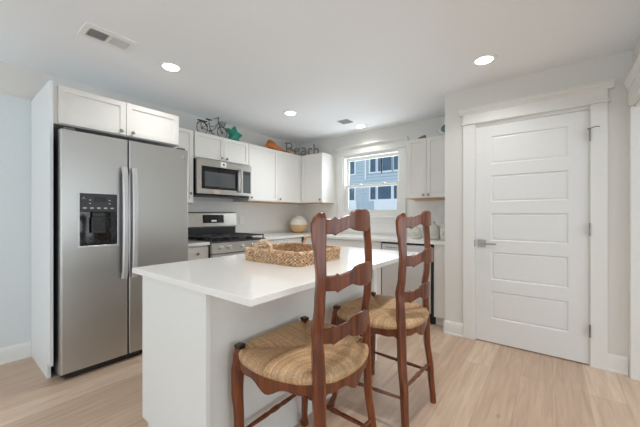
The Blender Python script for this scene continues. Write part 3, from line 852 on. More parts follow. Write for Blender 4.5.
# ------------------------------------------------------------------ dishwasher
dw = thing('dishwasher', 'stainless dishwasher with black surround beside the wall corner', 'dishwasher', (XB, 1.629, 0), -PI / 2)
MB().box(0.001, 0.614, 0.03, DX, 0.10, 0.88).build('body', 'dark_gap', dw)['label'] = 'black tub and surround'
sur = MB(); sur.box(0.0, 0.012, 0.0, 0.03, 0.10, 0.882); sur.box(0.596, 0.614, -0.024, 0.03, 0.10, 0.882); sur.box(0.012, 0.596, -0.022, 0.03, 0.864, 0.882)
sur.build('surround', 'dark_gap', dw)
ddo = MB().box(0.014, 0.594, -0.02, 0.028, 0.13, 0.775, 0.004).build('door', 'steel_dw', dw)
cpo = MB().box(0.014, 0.594, -0.022, 0.028, 0.779, 0.862, 0.004).build('control_panel', 'steel_dw', dw)
for k in range(6): MB().box(0.07 + 0.03 * k, 0.085 + 0.03 * k, -0.0235, -0.022, 0.815, 0.826).build('button', 'dispenser', cpo)
hh = MB(); hh.tube([(0.08, -0.06, 0.735), (0.53, -0.06, 0.735)], 0.010, 10)
for x in (0.1, 0.51): hh.box(x - 0.01, x + 0.01, -0.058, -0.02, 0.728, 0.742)
hh.build('handle', 'handle', ddo)
MB().box(0.002, 0.613, 0.06, 0.10, 0.0, 0.099).build('toe_kick', 'black', dw)

# ------------------------------------------------------------------ outlet
ou = thing('outlet', 'white outlet plate on the wall right of the range', 'outlet', (2.70, YW - 0.012, 1.13))
MB().box(-0.036, 0.036, -0.006, 0.0, -0.058, 0.058, 0.002).build('cover_plate', 'white_plastic', ou)
for z in (-0.024, 0.024):
    MB().box(-0.014, 0.014, -0.008, -0.006, z - 0.014, z + 0.014, 0.003).build('socket', 'white_plastic', ou)

# ------------------------------------------------------------------ ceiling fixtures
def downlight(x, y, label, power):
    r = thing('recessed_light', label, 'ceiling light', (x, y, H), 0, 'recessed ceiling lights')
    MB().lathe([(0.062, -0.0005), (0.064, -0.004), (0.088, -0.006), (0.092, -0.003), (0.092, -0.0005)], 0, 0, 0, 36).build('trim_ring', 'white_plastic', r)
    MB().lathe([(0.061, -0.001), (0.061, -0.0065), (0.05, -0.008)], 0, 0, 0, 32).build('lens', 'lens', r)
    d = bpy.data.lights.new('downlight_glow', 'AREA'); d.shape = 'DISK'; d.size = 0.12; d.energy = power; d.color = (1.0, 0.97, 0.93); d.spread = math.radians(130)
    o = bpy.data.objects.new('downlight_glow', d); COL.objects.link(o); o.location = (0, 0, -0.012); o.parent = r
downlight(1.223, 2.526, 'round recessed ceiling light right of the large vent', 3)
downlight(2.701, 0.432, 'round recessed ceiling light in front of the panelled door', 3)
downlight(2.664, 2.516, 'round recessed ceiling light before the cabinets with the orange ornament', 4)
downlight(3.660, 2.114, 'round recessed ceiling light close to the kitchen window', 1.8)
downlight(1.223, 0.432, 'added unseen recessed ceiling light above the island end nearest the camera', 8)  # added out of view, in line with the others, to brighten island and stools

vt = thing('ceiling_vent', 'large white louvered ceiling vent near the refrigerator', 'vent', (0.603, 2.36, H))
W_, D_ = 0.308, 0.19
MB().holed(0, W_, 0, D_, 0.033, W_ - 0.025, 0.048, D_ - 0.022, -0.006, -0.0005)
vm = MB().holed(0, W_, 0, D_, 0.033, W_ - 0.025, 0.045, D_ - 0.024, 0.0005, 0.008)
vm.v = [(v[0], v[2], -v[1]) for v in vm.v]; vm.build('frame', 'vent', vt)
MB().box(0.033, W_ - 0.025, 0.045, D_ - 0.024, -0.0016, -0.0006).build('duct', 'duct', vt)
vm = MB(); vm.box(0.147, 0.157, 0.045, D_ - 0.024, -0.008, -0.0016); vm.build('divider', 'vent', vt)
for bank, (a, b, ang) in enumerate(((0.033, 0.147, -0.75), (0.157, W_ - 0.025, 0.1))):
    vm = MB(); n = 9
    for k in range(n):
        x = a + (b - a) * (k + 0.5) / n
        m_ = Matrix.Translation((x, 0, -0.006)) @ Matrix.Rotation(ang, 4, 'Y')
        hw_ = 0.0040 if bank == 0 else 0.0046
        s_ = MB().box(-hw_, hw_, 0.045, D_ - 0.024, -0.0006, 0.0006)
        s_.v = [tuple(m_ @ Vector(v)) for v in s_.v]
        vm.add(s_.v, s_.f)
    vm.build('louvers', 'vent', vt)
v2 = thing('ceiling_vent', 'small grey square ceiling vent near the window light', 'vent', (3.35, 2.17, H), 0.0)
vm = MB().holed(-0.075, 0.075, -0.075, 0.075, -0.06, 0.06, -0.06, 0.06, 0.0005, 0.008)
vm.v = [(v[0], v[2], -v[1]) for v in vm.v]; vm.build('frame', 'ventgrey', v2)
vm = MB()
for k in range(7):
    y = -0.054 + 0.018 * k
    vm.box(-0.06, 0.06, y - 0.005, y + 0.005, -0.006, -0.002)
vm.build('louvers', 'ventgrey', v2)
MB().box(-0.06, 0.06, -0.06, 0.06, -0.0016, -0.0006).build('duct', 'duct', v2)

# ------------------------------------------------------------------ ladder-back counter stools
def rounded_ring(cx, cy, z, a, b, ang, ch=0.25):
    """eight-sided section: half sizes a (across) and b (fore-aft), turned by ang"""
    c = min(a, b) * ch
    pts = [(-a, -b + c), (-a + c, -b), (a - c, -b), (a, -b + c), (a, b - c), (a - c, b), (-a + c, b), (-a, b - c)]
    ca, sa = math.cos(ang), math.sin(ang)
    return [(cx + p * ca - q * sa, cy + p * sa + q * ca, z) for (p, q) in pts]
def lerp_table(tab, z):
    for i in range(len(tab) - 1):
        if tab[i][0] <= z <= tab[i + 1][0]:
            t = (z - tab[i][0]) / (tab[i + 1][0] - tab[i][0])
            t = t * t * (3 - 2 * t)
            return [tab[i][k] + t * (tab[i + 1][k] - tab[i][k]) for k in range(1, len(tab[i]))]
    return list(tab[-1][1:]) if z > tab[-1][0] else list(tab[0][1:])
SEAT = 0.600
FLc, FRc = Vector((-0.224, 0.208)), Vector((0.228, 0.208))
BLc, BRc = Vector((-0.182, -0.212)), Vector((0.182, -0.212))
def bow(A, B, amt, t):
    d = B - A; n = Vector((d.y, -d.x)).normalized()   # outward for counter-clockwise order
    return A.lerp(B, t) + n * (amt * math.sin(PI * t) ** 0.85 if 0 < t < 1 else 0)
# going counter-clockwise seen from above: BL -> BR -> FR -> FL
SIDES = [(BLc, BRc, 0.045), (BRc, FRc, 0.052), (FRc, FLc, 0.02), (FLc, BLc, 0.052)]
def make_stool(label, loc, rotz):
    R = thing('counter_stool', label, 'stool', loc, rotz, 'ladder-back stools at the island')
    # -- rush seat: cords run from each rail to the diagonal seams
    mb = MB(); C = Vector((0.0, 0.005)); N = 62
    prof = [(0.000, -0.036, 0.004), (0.0, -0.026, 0.014), (0.0, -0.006, 0.018), (0.04, 0.010, 0.008), (0.14, 0.018, 0), (0.4, 0.018, 0), (0.7, 0.010, 0), (1.0, -0.003, 0)]
    rnd = random.Random(3)
    for (A, B, am) in SIDES:
        d = B - A; nrm = Vector((d.y, -d.x)).normalized()
        def line(t):
            P = bow(A, B, am, t)
            Q = A.lerp(C, 2 * t) if t < 0.5 else B.lerp(C, 2 * (1 - t))
            return P, Q
        for k in range(N):
            c = min(1, max(0, rnd.gauss(0.5, 0.12)))
            rows = []
            for (tt, lift) in (((k + 0.04) / N, -0.0025), ((k + 0.3) / N, 0.001), ((k + 0.7) / N, 0.001), ((k + 0.96) / N, -0.0025)):
                P, Q = line(tt)
                edge = min(1.0, 4.5 * min(tt, 1 - tt) + 0.25)
                row = []
                for (s_, z, out) in prof:
                    p = P.lerp(Q, s_) + nrm * out * edge
                    zz = z * (edge if z > 0 else 1)
                    row.append((p.x, p.y, SEAT + zz + lift))
                rows.append(row)
            n = len(prof); vs = [p for r_ in rows for p in r_]
            fs = []
            for i in range(3):
                for j in range(n - 1):
                    fs.append((i * n + j, i * n + j + 1, (i + 1) * n + j + 1, (i + 1) * n + j))
            mb.add(vs, fs, c)
    mb.build('seat', 'rush', R, smooth=60, attr=True)
    # -- scalloped aprons
    def apron(A, B, am, deep, shift):
        rings = []; n = 36
        d = B - A; nrm = Vector((d.y, -d.x)).normalized()
        for i in range(n + 1):
            t = 0.03 + 0.94 * i / n
            P = bow(A, B, am, t)
            s_ = abs(2 * t - 1)
            # deep shoulders, a cusp and a rise to the centre drop
            zb = SEAT - 0.070 - deep * (0.55 * math.exp(-((s_ - 0.0) / 0.34) ** 2) + 1.0 * max(0, (s_ - 0.82) / 0.18) ** 1.5) - 0.007 * math.cos(s_ * 9)
            zt = SEAT - 0.026
            a = P + nrm * 0.006; b = P - nrm * 0.016
            rings.append([(a.x, a.y, zb + 0.003), (a.x, a.y, zt), (b.x, b.y, zt), (b.x, b.y, zb + 0.003), ((a.x + b.x) / 2, (a.y + b.y) / 2, zb)])
        return MB().sweep(rings)
    for (A, B, am) in SIDES:
        apron(A, B, am, 0.052, 0).build('apron', 'wood', R)
    # -- cabriole front legs with dark square tops
    for sx in (-1, 1):
        #        z     out(x)  fwd(y)  half size
        tab = [(0.0, 0.028, 0.028, 0.017), (0.012, 0.030, 0.030, 0.020), (0.035, 0.022, 0.022, 0.017), (0.06, 0.010, 0.012, 0.0145), (0.16, 0.000, 0.000, 0.0155), (0.30, 0.004, 0.004, 0.0190),
               (0.43, 0.009, 0.009, 0.0220), (0.51, 0.008, 0.008, 0.0235), (0.575, 0.004, 0.004, 0.0215), (0.612, 0.000, 0.000, 0.0185)]
        rings = []
        nz = 40
        for i in range(nz + 1):
            z = 0.612 * i / nz
            ox, oy, hs = lerp_table(tab, z)
            rings.append(rounded_ring(sx * (0.226 - 0.006 + ox), 0.206 - 0.004 + oy * 0.9, z, hs, hs, sx * -0.15, 0.35))
        MB().sweep(rings).build('front_leg', 'wood', R)
        MB().box(-0.0185, 0.0185, -0.0185, 0.0185, 0.6125, 0.627, 0.003, mtx=Matrix.Translation((sx * 0.221, 0.204, 0)) @ Matrix.Rotation(sx * -0.15, 4, 'Z')).build('leg_cap', 'ear', R)['label'] = 'dark worn square leg top'
    # -- shaped back posts, turned outward
    PT = math.radians(35)
    #        z      lean(y)  half a  half b  shift
    tabp = [(0.0, -0.036, 0.0170, 0.0165, 0.024), (0.20, -0.024, 0.0195, 0.0170, 0.012), (0.42, -0.004, 0.0230, 0.0175, 0.0), (0.56, 0.0, 0.0245, 0.0175, 0.0), (0.685, 0.004, 0.0225, 0.0175, 0.0), (0.72, 0.006, 0.0195, 0.0170, 0.0), (0.755, 0.010, 0.0215, 0.0170, -0.001),
            (0.86, -0.004, 0.0185, 0.0165, 0.0), (0.97, -0.010, 0.0185, 0.0165, 0.0), (1.05, -0.006, 0.0210, 0.0160, 0.001), (1.12, 0.000, 0.0270, 0.0155, 0.0), (1.165, 0.002, 0.0280, 0.0150, 0.0), (1.19, 0.000, 0.0235, 0.0145, -0.005), (1.204, -0.001, 0.0150, 0.0130, -0.012), (1.213, -0.002, 0.004, 0.0095, -0.020)]
    def post_at(z): return lerp_table(tabp, z)
    for sx in (-1, 1):
        rings = []; zz = [0.0]
        while zz[-1] < 1.14: zz.append(zz[-1] + 0.02)
        zz += [1.15, 1.16, 1.17, 1.178, 1.185, 1.191, 1.197, 1.202, 1.206, 1.210, 1.213]
        for z in zz:
            ly, a, b, sh = post_at(z)
            cx = sx * (0.182 + sh); cy = -0.212 + ly
            rings.append(rounded_ring(cx, cy, z, a, b, sx * PT, 0.35))
        MB().sweep(rings).build('back_post', 'wood', R)
    # -- three serpentine ladder slats, curved
    def slat(zc):
        ly = post_at(zc)[0]
        n = 48; rings = []
        half = 0.170
        for i in range(n + 1):
            s_ = -1 + 2 * i / n
            x = half * s_
            sag = 0.084 * (1 - s_ * s_)
            y = -0.212 + ly - sag
            nx, ny = -2 * 0.084 * s_ / half * -1, -1.0   # normal of the curve pointing back
            l = math.hypot(nx, ny); nx, ny = -nx / l * -1, ny / l
            u = abs(s_)
            # upper edge: centre hump, small notch, ramp, cusp, low end
            if u < 0.40: top = 0.046 + 0.016 * (1 - (u / 0.40) ** 2) ** 0.5
            elif u < 0.74: top = 0.046 - 0.004 * min(1, (u - 0.40) / 0.05) - 0.020 * ((u - 0.40) / 0.34) ** 1.2
            else: top = 0.0285 - 0.004 * min(1, (u - 0.74) / 0.04) - 0.002 * (u - 0.74) / 0.26
            if 0.70 < u < 0.78: top += 0.005 * (1 - abs(u - 0.74) / 0.04)
            if u < 0.40: bot = -0.012 - 0.016 * (1 - (u / 0.40) ** 2) ** 0.6
            elif u < 0.74: bot = -0.012 - 0.026 * ((u - 0.40) / 0.34) ** 1.3
            else: bot = -0.038 + 0.004 * min(1, (u - 0.74) / 0.04)
            if 0.70 < u < 0.78: bot -= 0.005 * (1 - abs(u - 0.74) / 0.04)
            th = 0.007
            def pt(k, dz): return (x + nx * k, y + ny * k, zc + dz)
            c = 0.004
            rings.append([pt(-th, bot + c), pt(-th + c, bot), pt(th - c, bot), pt(th, bot + c), pt(th, top - c), pt(th - c, top), pt(-th + c, top), pt(-th, top - c)])
        return MB().sweep(rings)
    for zc in (1.163, 0.950, 0.748):
        slat(zc).build('slat', 'wood', R)
    # -- stretchers, swollen towards the middle
    def stretcher(p, q, cuts=True):
        p, q = Vector(p), Vector(q); n = 24; pts = []; rs = []
        for i in range(n + 1):
            t = i / n; pts.append(p.lerp(q, t))
            r_ = 0.0065 + 0.0065 * (1 - abs(2 * t - 1)) ** 0.8
            if cuts and i in (10, 14): r_ *= 0.78
            rs.append(r_)
        return MB().tube(pts, rs, 10)
    fl = lambda z, sx: (sx * (0.220 + lerp_table([(0.06, 0.012, 0), (0.16, 0.002, 0), (0.30, 0.010, 0)], z)[0]), 0.208, z)
    bl = lambda z, sx: (sx * (0.182 + post_at(z)[3]), -0.212 + post_at(z)[0], z)
    for sx in (-1, 1): stretcher(fl(0.185, sx), bl(0.20, sx)).build('stretcher', 'wood', R)
    stretcher(fl(0.225, -1), fl(0.225, 1)).build('stretcher', 'wood', R)
    stretcher(bl(0.255, -1), bl(0.255, 1)).build('stretcher', 'wood', R)
    return R
st1 = make_stool('cherry wood ladder-back stool with rush seat, nearest the camera', (1.058, 0.896, 0), 0.0)
st2 = copy_thing(st1, (1.772, 0.862, 0), math.radians(-2.5), 'cherry wood ladder-back stool with rush seat, farther one toward the dishwasher')

# ------------------------------------------------------------------ woven tray on the island
tr = thing('woven_tray', 'rectangular woven tan tray with two handles on the island', 'tray', (1.215, 1.088, 0.9145))
TW, TD, TH = 0.43, 0.475, 0.070
def tray_outline(off, n_c=6):
    r = 0.035
    pts = []
    for (cx, cy, a0) in ((r, r, PI), (TW - r, r, 1.5 * PI), (TW - r, TD - r, 0), (r, TD - r, 0.5 * PI)):
        for k in range(n_c + 1):
            a = a0 + k * (PI / 2) / n_c
            pts.append((cx + (r + off) * math.cos(a), cy + (r + off) * math.sin(a)))
    # resample evenly
    L = [0]; P = pts + [pts[0]]
    for i in range(len(P) - 1): L.append(L[-1] + math.hypot(P[i + 1][0] - P[i][0], P[i + 1][1] - P[i][1]))
    return P, L
def resample(P, L, n):
    out = []; j = 0
    for k in range(n):
        s_ = L[-1] * k / n
        while L[j + 1] < s_: j += 1
        t = (s_ - L[j]) / (L[j + 1] - L[j] + 1e-9)
        out.append((P[j][0] + t * (P[j + 1][0] - P[j][0]), P[j][1] + t * (P[j + 1][1] - P[j][1])))
    return out
rnd = random.Random(11)
mb = MB()
P, L = tray_outline(-0.006); nst = 132
base = resample(P, L, nst * 4)
P2, L2 = tray_outline(0.003); outp = resample(P2, L2, nst * 4)
P3, L3 = tray_outline(-0.014); inp = resample(P3, L3, nst * 4)
rows = 8; rh = TH / rows
for r_ in range(rows):
    zc = rh * (r_ + 0.5)
    for k in range(nst):
        # one over-under strand knuckle: alternates outside / inside each stake
        for side, ring in ((0, outp), (1, inp)):
            over = (k + r_ + side) % 2 == 0
            c = min(1, max(0, rnd.gauss(0.62 if over else 0.25, 0.2)))
            vs = []; fs = []
            for i in range(5):
                q = (k * 4 + i) % (nst * 4)
                o = Vector((ring[q][0], ring[q][1])); b_ = Vector((base[q][0], base[q][1]))
                amt = math.sin(PI * i / 4) * (1.0 if over else -0.25)
                p = b_.lerp(o, 0.45 + 0.55 * amt)
                for (dz, m_) in ((-0.5, 0.35), (-0.2, 0.92), (0.2, 0.92), (0.5, 0.35)):
                    w_ = b_.lerp(p, m_)
                    vs.append((w_.x, w_.y, zc + dz * rh * 1.02))
            for i in range(4):
                for j in range(3): fs.append((i * 4 + j, i * 4 + j + 1, (i + 1) * 4 + j + 1, (i + 1) * 4 + j))
            mb.add(vs, fs, c)
mb.build('wall', 'wicker', tr, smooth=70, attr=True)
mb = MB()
# woven floor of the tray
nx, ny = 22, 24
for i in range(nx):
    for j in range(ny):
        x0 = 0.012 + (TW - 0.024) * i / nx; x1 = 0.012 + (TW - 0.024) * (i + 1) / nx
        y0 = 0.012 + (TD - 0.024) * j / ny; y1 = 0.012 + (TD - 0.024) * (j + 1) / ny
        up = 0.003 if (i + j) % 2 else 0.0
        xm, ym = (x0 + x1) / 2, (y0 + y1) / 2
        mb.add([(x0, y0, 0.004), (x1, y0, 0.004), (x1, y1, 0.004), (x0, y1, 0.004), (xm, ym, 0.007 + up)], [(0, 1, 4), (1, 2, 4), (2, 3, 4), (3, 0, 4), (3, 2, 1, 0)], min(1, max(0, rnd.gauss(0.45, 0.2))))
mb.build('base', 'wicker', tr, smooth=0, attr=True)
mb = MB()
# braided rim: two twisted cords
rimp = resample(*tray_outline(-0.005), 240)
for ph in (0, PI):
    for seg in range(60):
        pts = []
        for i in range(5):
            q = (seg * 4 + i) % 240; a = ph + 2 * PI * (seg * 4 + i) / 240 * 30
            o = Vector(rimp[q]); nn = (Vector(rimp[(q + 1) % 240]) - Vector(rimp[q - 1])).normalized(); nn = Vector((nn.y, -nn.x))
            pts.append((o.x + nn.x * 0.006 * math.cos(a), o.y + nn.y * 0.006 * math.cos(a), TH + 0.004 + 0.005 * math.sin(a)))
        mb.tube(pts, 0.0058, 6, col=min(1, max(0, rnd.gauss(0.6, 0.18))))
mb.build('rim', 'wicker', tr, smooth=60, attr=True)
for x in (-0.004, TW + 0.004):
    mb = MB()
    hp = []
    for i in range(25):
        a = PI * i / 24
        hp.append(Vector((x, TD * 0.57 - 0.066 * math.cos(a), 0.068 + 0.066 * math.sin(a) ** 0.75)))
    for ph in (0, 2 * PI / 3, 4 * PI / 3):
        for sg in range(12):
            pts = []
            for i in range(3):
                q = sg * 2 + i; p = hp[q]; d = (hp[min(q + 1, 24)] - hp[max(q - 1, 0)]).normalized()
                n1 = Vector((1, 0, 0)); n2 = d.cross(n1); a = ph + q * 0.75
                pts.append(p + n1 * 0.005 * math.cos(a) + n2 * 0.005 * math.sin(a))
            mb.tube(pts, 0.0052, 6, col=min(1, max(0, rnd.gauss(0.72, 0.12))))
    mb.build('handle', 'wicker', tr, smooth=60, attr=True)

# ------------------------------------------------------------------ round jar in the counter corner
jr = thing('ceramic_jar', 'round two-tone jar, cream over tan, in the counter corner', 'jar', (3.655, 3.27, 0.9145))
def jar_r(h):  # squashed sphere
    hh_ = 0.255; t = (h / hh_) * 2 - 1
    return 0.143 * max(0.0, 1 - abs(t * 0.90) ** 2.3) ** 0.5
low = [(0.02, 0.0)] + [(jar_r(0.002 + 0.128 * k / 12), 0.002 + 0.128 * k / 12) for k in range(13)]
up = [(jar_r(0.130 + 0.118 * k / 12), 0.1305 + 0.118 * k / 12) for k in range(13)] + [(0.060, 0.252), (0.062, 0.268), (0.054, 0.270), (0.048, 0.255)]
MB().lathe(low, 0, 0, 0, 40).build('lower_half', 'jar_low', jr, 50)['label'] = 'bare tan lower half'
MB().lathe(up, 0, 0, 0, 40).build('upper_half', 'jar_top', jr, 50)['label'] = 'speckled cream upper half with collar'

# ------------------------------------------------------------------ canisters on the right counter
def canister(x, y, r, h, label):
    c = thing('lidded_canister', label, 'canister', (x, y, 0.9145), 0, 'pale canisters on the right counter')
    MB().lathe([(r * 0.78, 0), (r * 0.92, 0.01), (r, h * 0.35), (r * 0.98, h * 0.7), (r * 0.84, h * 0.93), (r * 0.8, h)], 0, 0, 0, 32).build('pot', 'crock', c, 50)
    l = MB().lathe([(r * 0.86, h + 0.0005), (r * 0.88, h + 0.012), (r * 0.7, h + 0.025), (r * 0.3, h + 0.034), (r * 0.12, h + 0.038)], 0, 0, 0, 32).build('lid', 'crock', c, 50)
    MB().lathe([(0.006, h + 0.038), (0.008, h + 0.046), (0.014, h + 0.056), (0.010, h + 0.066), (0.003, h + 0.07)], 0, 0, 0, 16).build('lid_knob', 'crockdark', l, 50)
    s_ = MB()
    for k in range(-2, 3):
        a = PI + 0.22 + k * 0.24
        for q in range(3):
            z = h * (0.35 + 0.16 * q)
            s_.lathe([(0.002, -0.003), (0.009, 0.0), (0.002, 0.003)], (r * 0.99) * math.cos(a), (r * 0.99) * math.sin(a), z, 8)
    s_.build('relief', 'crockdark', c, 50)
    return c
canister(3.63, 1.315, 0.062, 0.105, 'smallest pale canister, left of the lidded row on the right counter')
canister(3.63, 1.105, 0.068, 0.140, 'middle pale canister with knobbed lid on the right counter')
canister(3.60, 0.955, 0.074, 0.150, 'pale canister at the far right, half hidden by the wall corner')

# ------------------------------------------------------------------ ornaments above the cabinets
# bicycle
bk = thing('bicycle_ornament', 'small dark wire bicycle ornament on the cabinet above the microwave', 'ornament', (1.86, 3.245, UZ1))
def circ(cx, cz, r, n=28): return [(cx + r * math.cos(2 * PI * k / n), 0, cz + r * math.sin(2 * PI * k / n)) for k in range(n)]
RWH = 0.068
for cx in (0.075, 0.345):
    w_ = MB().tube(circ(cx, RWH + 0.004, RWH), 0.0036, 6, closed=True)
    for k in range(10):
        a = 2 * PI * k / 10
        w_.tube([(cx, 0, RWH + 0.004), (cx + RWH * math.cos(a), 0, RWH + 0.004 + RWH * math.sin(a))], 0.0011, 4)
    w_.lathe([(0.007, -0.012), (0.007, 0.012)], cx, 0, RWH + 0.004, 10, 'y')
    w_.build('wheel', 'iron', bk)
f_ = MB(); z0 = RWH + 0.004
bbk = (0.185, 0, 0.055); seat_t = (0.16, 0, 0.185); head = (0.295, 0, 0.17)
f_.tube([(0.075, 0, z0), bbk], 0.0035, 6); f_.tube([bbk, seat_t], 0.004, 6)
f_.tube([bbk, (0.24, 0, 0.10), head], 0.004, 6); f_.tube([(0.172, 0, 0.11), (0.235, 0, 0.125), (0.292, 0, 0.185)], 0.0035, 6)
f_.tube([(0.075, 0, z0), (0.166, 0, 0.15)], 0.003, 6)
f_.tube([(0.345, 0, z0), (0.318, 0, 0.115), (0.285, 0, 0.215)], 0.0045, 6)
f_.build('frame', 'iron', bk)
hb = MB().tube([(0.255, -0.04, 0.228), (0.262, -0.045, 0.24), (0.285, -0.02, 0.245), (0.292, 0, 0.225), (0.285, 0.02, 0.245), (0.262, 0.045, 0.24), (0.255, 0.04, 0.228)], 0.004, 6)
hb.tube([(0.285, 0, 0.21), (0.292, 0, 0.228)], 0.004, 6); hb.build('handlebar', 'iron', bk)
sd = MB(); sd.box(0.125, 0.20, -0.014, 0.014, 0.186, 0.198, 0.005); sd.build('saddle', 'iron', bk)
rk = MB(); rk.box(0.02, 0.135, -0.016, 0.016, 0.152, 0.162, 0.002); rk.tube([(0.075, 0.012, z0), (0.05, 0.012, 0.152)], 0.002, 5); rk.tube([(0.075, -0.012, z0), (0.05, -0.012, 0.152)], 0.002, 5); rk.build('rear_rack', 'iron', bk)
fd = MB()
for cx in (0.075, 0.345):
    fd.tube([(cx + (RWH + 0.010) * math.cos(a), 0, z0 + (RWH + 0.010) * math.sin(a)) for a in [0.35 + 2.3 * k / 10 for k in range(11)]], 0.004, 6)
fd.build('mudguard', 'iron', bk)
bs = MB()
for (z, hw) in ((0.155, 0.022), (0.172, 0.026), (0.19, 0.03), (0.205, 0.032)):
    bs.tube([(0.35 - hw, -hw, z), (0.35 + hw, -hw, z), (0.35 + hw, hw, z), (0.35 - hw, hw, z)], 0.002, 5, closed=True)
for k in range(12):
    a = 2 * PI * k / 12
    sx, sy = max(-1, min(1, 1.3 * math.cos(a))), max(-1, min(1, 1.3 * math.sin(a)))
    bs.tube([(0.35 + 0.022 * sx, 0.022 * sy, 0.155), (0.35 + 0.032 * sx, 0.032 * sy, 0.205)], 0.0015, 4)
bs.build('front_basket', 'iron', bk)
pdl = MB().tube(circ(0.185, 0.055, 0.020, 16), 0.003, 5, closed=True)
pdl.tube([(0.185, -0.012, 0.055), (0.205, -0.012, 0.03)], 0.003, 5); pdl.box(0.195, 0.218, -0.03, -0.012, 0.025, 0.031)
pdl.build('crank', 'iron', bk)
MB().tube([(0.075, -0.002, 0.004), (0.345, -0.002, 0.004)], 0.0035, 6).build('ground_bar', 'iron', bk)

# teal star
sr = thing('starfish_ornament', 'teal five-armed star ornament leaning beside the wire bicycle', 'ornament', (2.465, 3.36, UZ1))
mb = MB(); ro, ri = 0.138, 0.074
n = 5; top = []; ring_o = []
pts = []
for k in range(60):
    a = 2 * PI * k / 60
    t = abs(((k % 12) / 12) * 2 - 1)            # 1 at arm tip, 0 at valley
    r_ = ri + (ro - ri) * (t ** 1.35) if t < 0.97 else ro * 0.985
    pts.append((r_ * math.sin(a), r_ * math.cos(a), t))
lv = [(1.0, 0.0), (0.93, 0.018), (0.75, 0.030), (0.45, 0.040), (0.15, 0.046)]
rings = []
for (s_, th) in [(q[0], -q[1]) for q in lv[::-1]] + lv[1:]:
    rings.append([(p[0] * s_, th * (0.75 + 0.25 * (1 - p[2])), p[1] * s_) for p in pts])
# order: front (negative) from centre outward, then back inward
rings = [[(p[0] * s_, -th, p[1] * s_) for p in pts] for (s_, th) in lv[::-1]] + [[(p[0] * s_, th, p[1] * s_) for p in pts] for (s_, th) in lv[1:]]
mb.sweep(rings)
lean = Matrix.Translation((0, 0, 0.118)) @ Matrix.Rotation(-0.22, 4, 'X') @ Matrix.Rotation(0.20, 4, 'Y')
mb.v = [tuple(lean @ Vector(v)) for v in mb.v]
zmin = min(v[2] for v in mb.v); mb.v = [(v[0], v[1], v[2] - zmin) for v in mb.v]
mb.build('star_body', 'teal', sr, 60)

# orange carved ornament: bulky head tapering to a thin tail
fo = thing('carved_ornament', 'orange carved wooden whale-like ornament with long thin tail', 'ornament', (2.915, 3.24, UZ1))
secs = [(-0.015, 0.055, 0.010, 0.006), (0.01, 0.085, 0.032, 0.024), (0.04, 0.098, 0.060, 0.040), (0.09, 0.100, 0.085, 0.050), (0.14, 0.095, 0.090, 0.050), (0.20, 0.080, 0.075, 0.044), (0.27, 0.058, 0.052, 0.034), (0.34, 0.040, 0.034, 0.024), (0.41, 0.030, 0.022, 0.016), (0.47, 0.026, 0.018, 0.014), (0.50, 0.026, 0.010, 0.008)]
secs = [(x, zc * 0.64, hz * 0.64, hy) for (x, zc, hz, hy) in secs]
rings = []
for (x, zc, hz, hy) in secs:
    rings.append([(x, hy * math.cos(2 * PI * k / 16), max(0.001, zc + hz * math.sin(2 * PI * k / 16))) for k in range(16)])
MB().sweep(rings).build('body', 'orange', fo, 60)
rings = []
for (x, zc, hz, hy) in ((0.035, 0.105, 0.014, 0.012), (0.06, 0.122, 0.018, 0.02), (0.11, 0.127, 0.015, 0.022), (0.16, 0.118, 0.012, 0.018), (0.205, 0.100, 0.008, 0.008)):
    rings.append([(x, hy * math.cos(2 * PI * k / 12), zc + hz * math.sin(2 * PI * k / 12)) for k in range(12)])
MB().sweep(rings).build('top_fin', 'orange', fo, 60)
MB().lathe([(0.004, -0.026), (0.02, -0.02), (0.027, 0.0), (0.02, 0.02), (0.004, 0.026)], 0.525, 0, 0.028, 16).build('tail_ball', 'pale', fo, 60)['label'] = 'pale round tail end'

# Beach letters (one word, five letters) running across the corner
bw = thing('word_sign', 'grey letters spelling Beach standing above the corner cabinet', 'sign', (3.40, 3.335, UZ1), math.atan2(2.945 - 3.335, 3.80 - 3.40))
def stroke(mb, pts, r=0.0125):
    mb.tube([(p[0], 0, p[1] * 0.92) for p in pts], r, 6)
def arc(cx, cz, rx, rz, a0, a1, n=14):
    return [(cx + rx * math.cos(math.radians(a0 + (a1 - a0) * k / n)), cz + rz * math.sin(math.radians(a0 + (a1 - a0) * k / n))) for k in range(n + 1)]
LT = []
b_ = MB(); z = 0.008
stroke(b_, [(0.03, z), (0.03, 0.205)]); stroke(b_, [(0.0, 0.205), (0.07, 0.205)] + arc(0.07, 0.158, 0.042, 0.047, 90, -90) + [(0.03, 0.111)])
stroke(b_, [(0.07, 0.111)] + arc(0.075, 0.0595, 0.052, 0.0515, 90, -90) + [(0.0, z)])
LT.append(b_)
e_ = MB(); x = 0.155; stroke(e_, [(x, 0.068), (x + 0.075, 0.068)] + arc(x + 0.0375, 0.068, 0.0375, 0.057, 0, 310, 22)); LT.append(e_)
a_ = MB(); x = 0.262; stroke(a_, arc(x + 0.033, 0.09, 0.033, 0.036, 150, 0) + [(x + 0.066, z), (x + 0.08, z)]); stroke(a_, [(x + 0.066, 0.07)] + arc(x + 0.034, 0.042, 0.034, 0.034, 70, 340, 18)); LT.append(a_)
c_ = MB(); x = 0.372; stroke(c_, arc(x + 0.036, 0.066, 0.036, 0.057, 45, 315, 20)); LT.append(c_)
h_ = MB(); x = 0.465; stroke(h_, [(x, z), (x, 0.19)]); stroke(h_, [(x - 0.012, 0.19), (x + 0.006, 0.19)]); stroke(h_, [(x, 0.085)] + arc(x + 0.034, 0.085, 0.034, 0.038, 160, 0) + [(x + 0.068, z)]); stroke(h_, [(x - 0.014, z), (x + 0.016, z)]); stroke(h_, [(x + 0.054, z), (x + 0.084, z)]); LT.append(h_)
for m_ in LT: m_.build('letter', 'letters', bw)
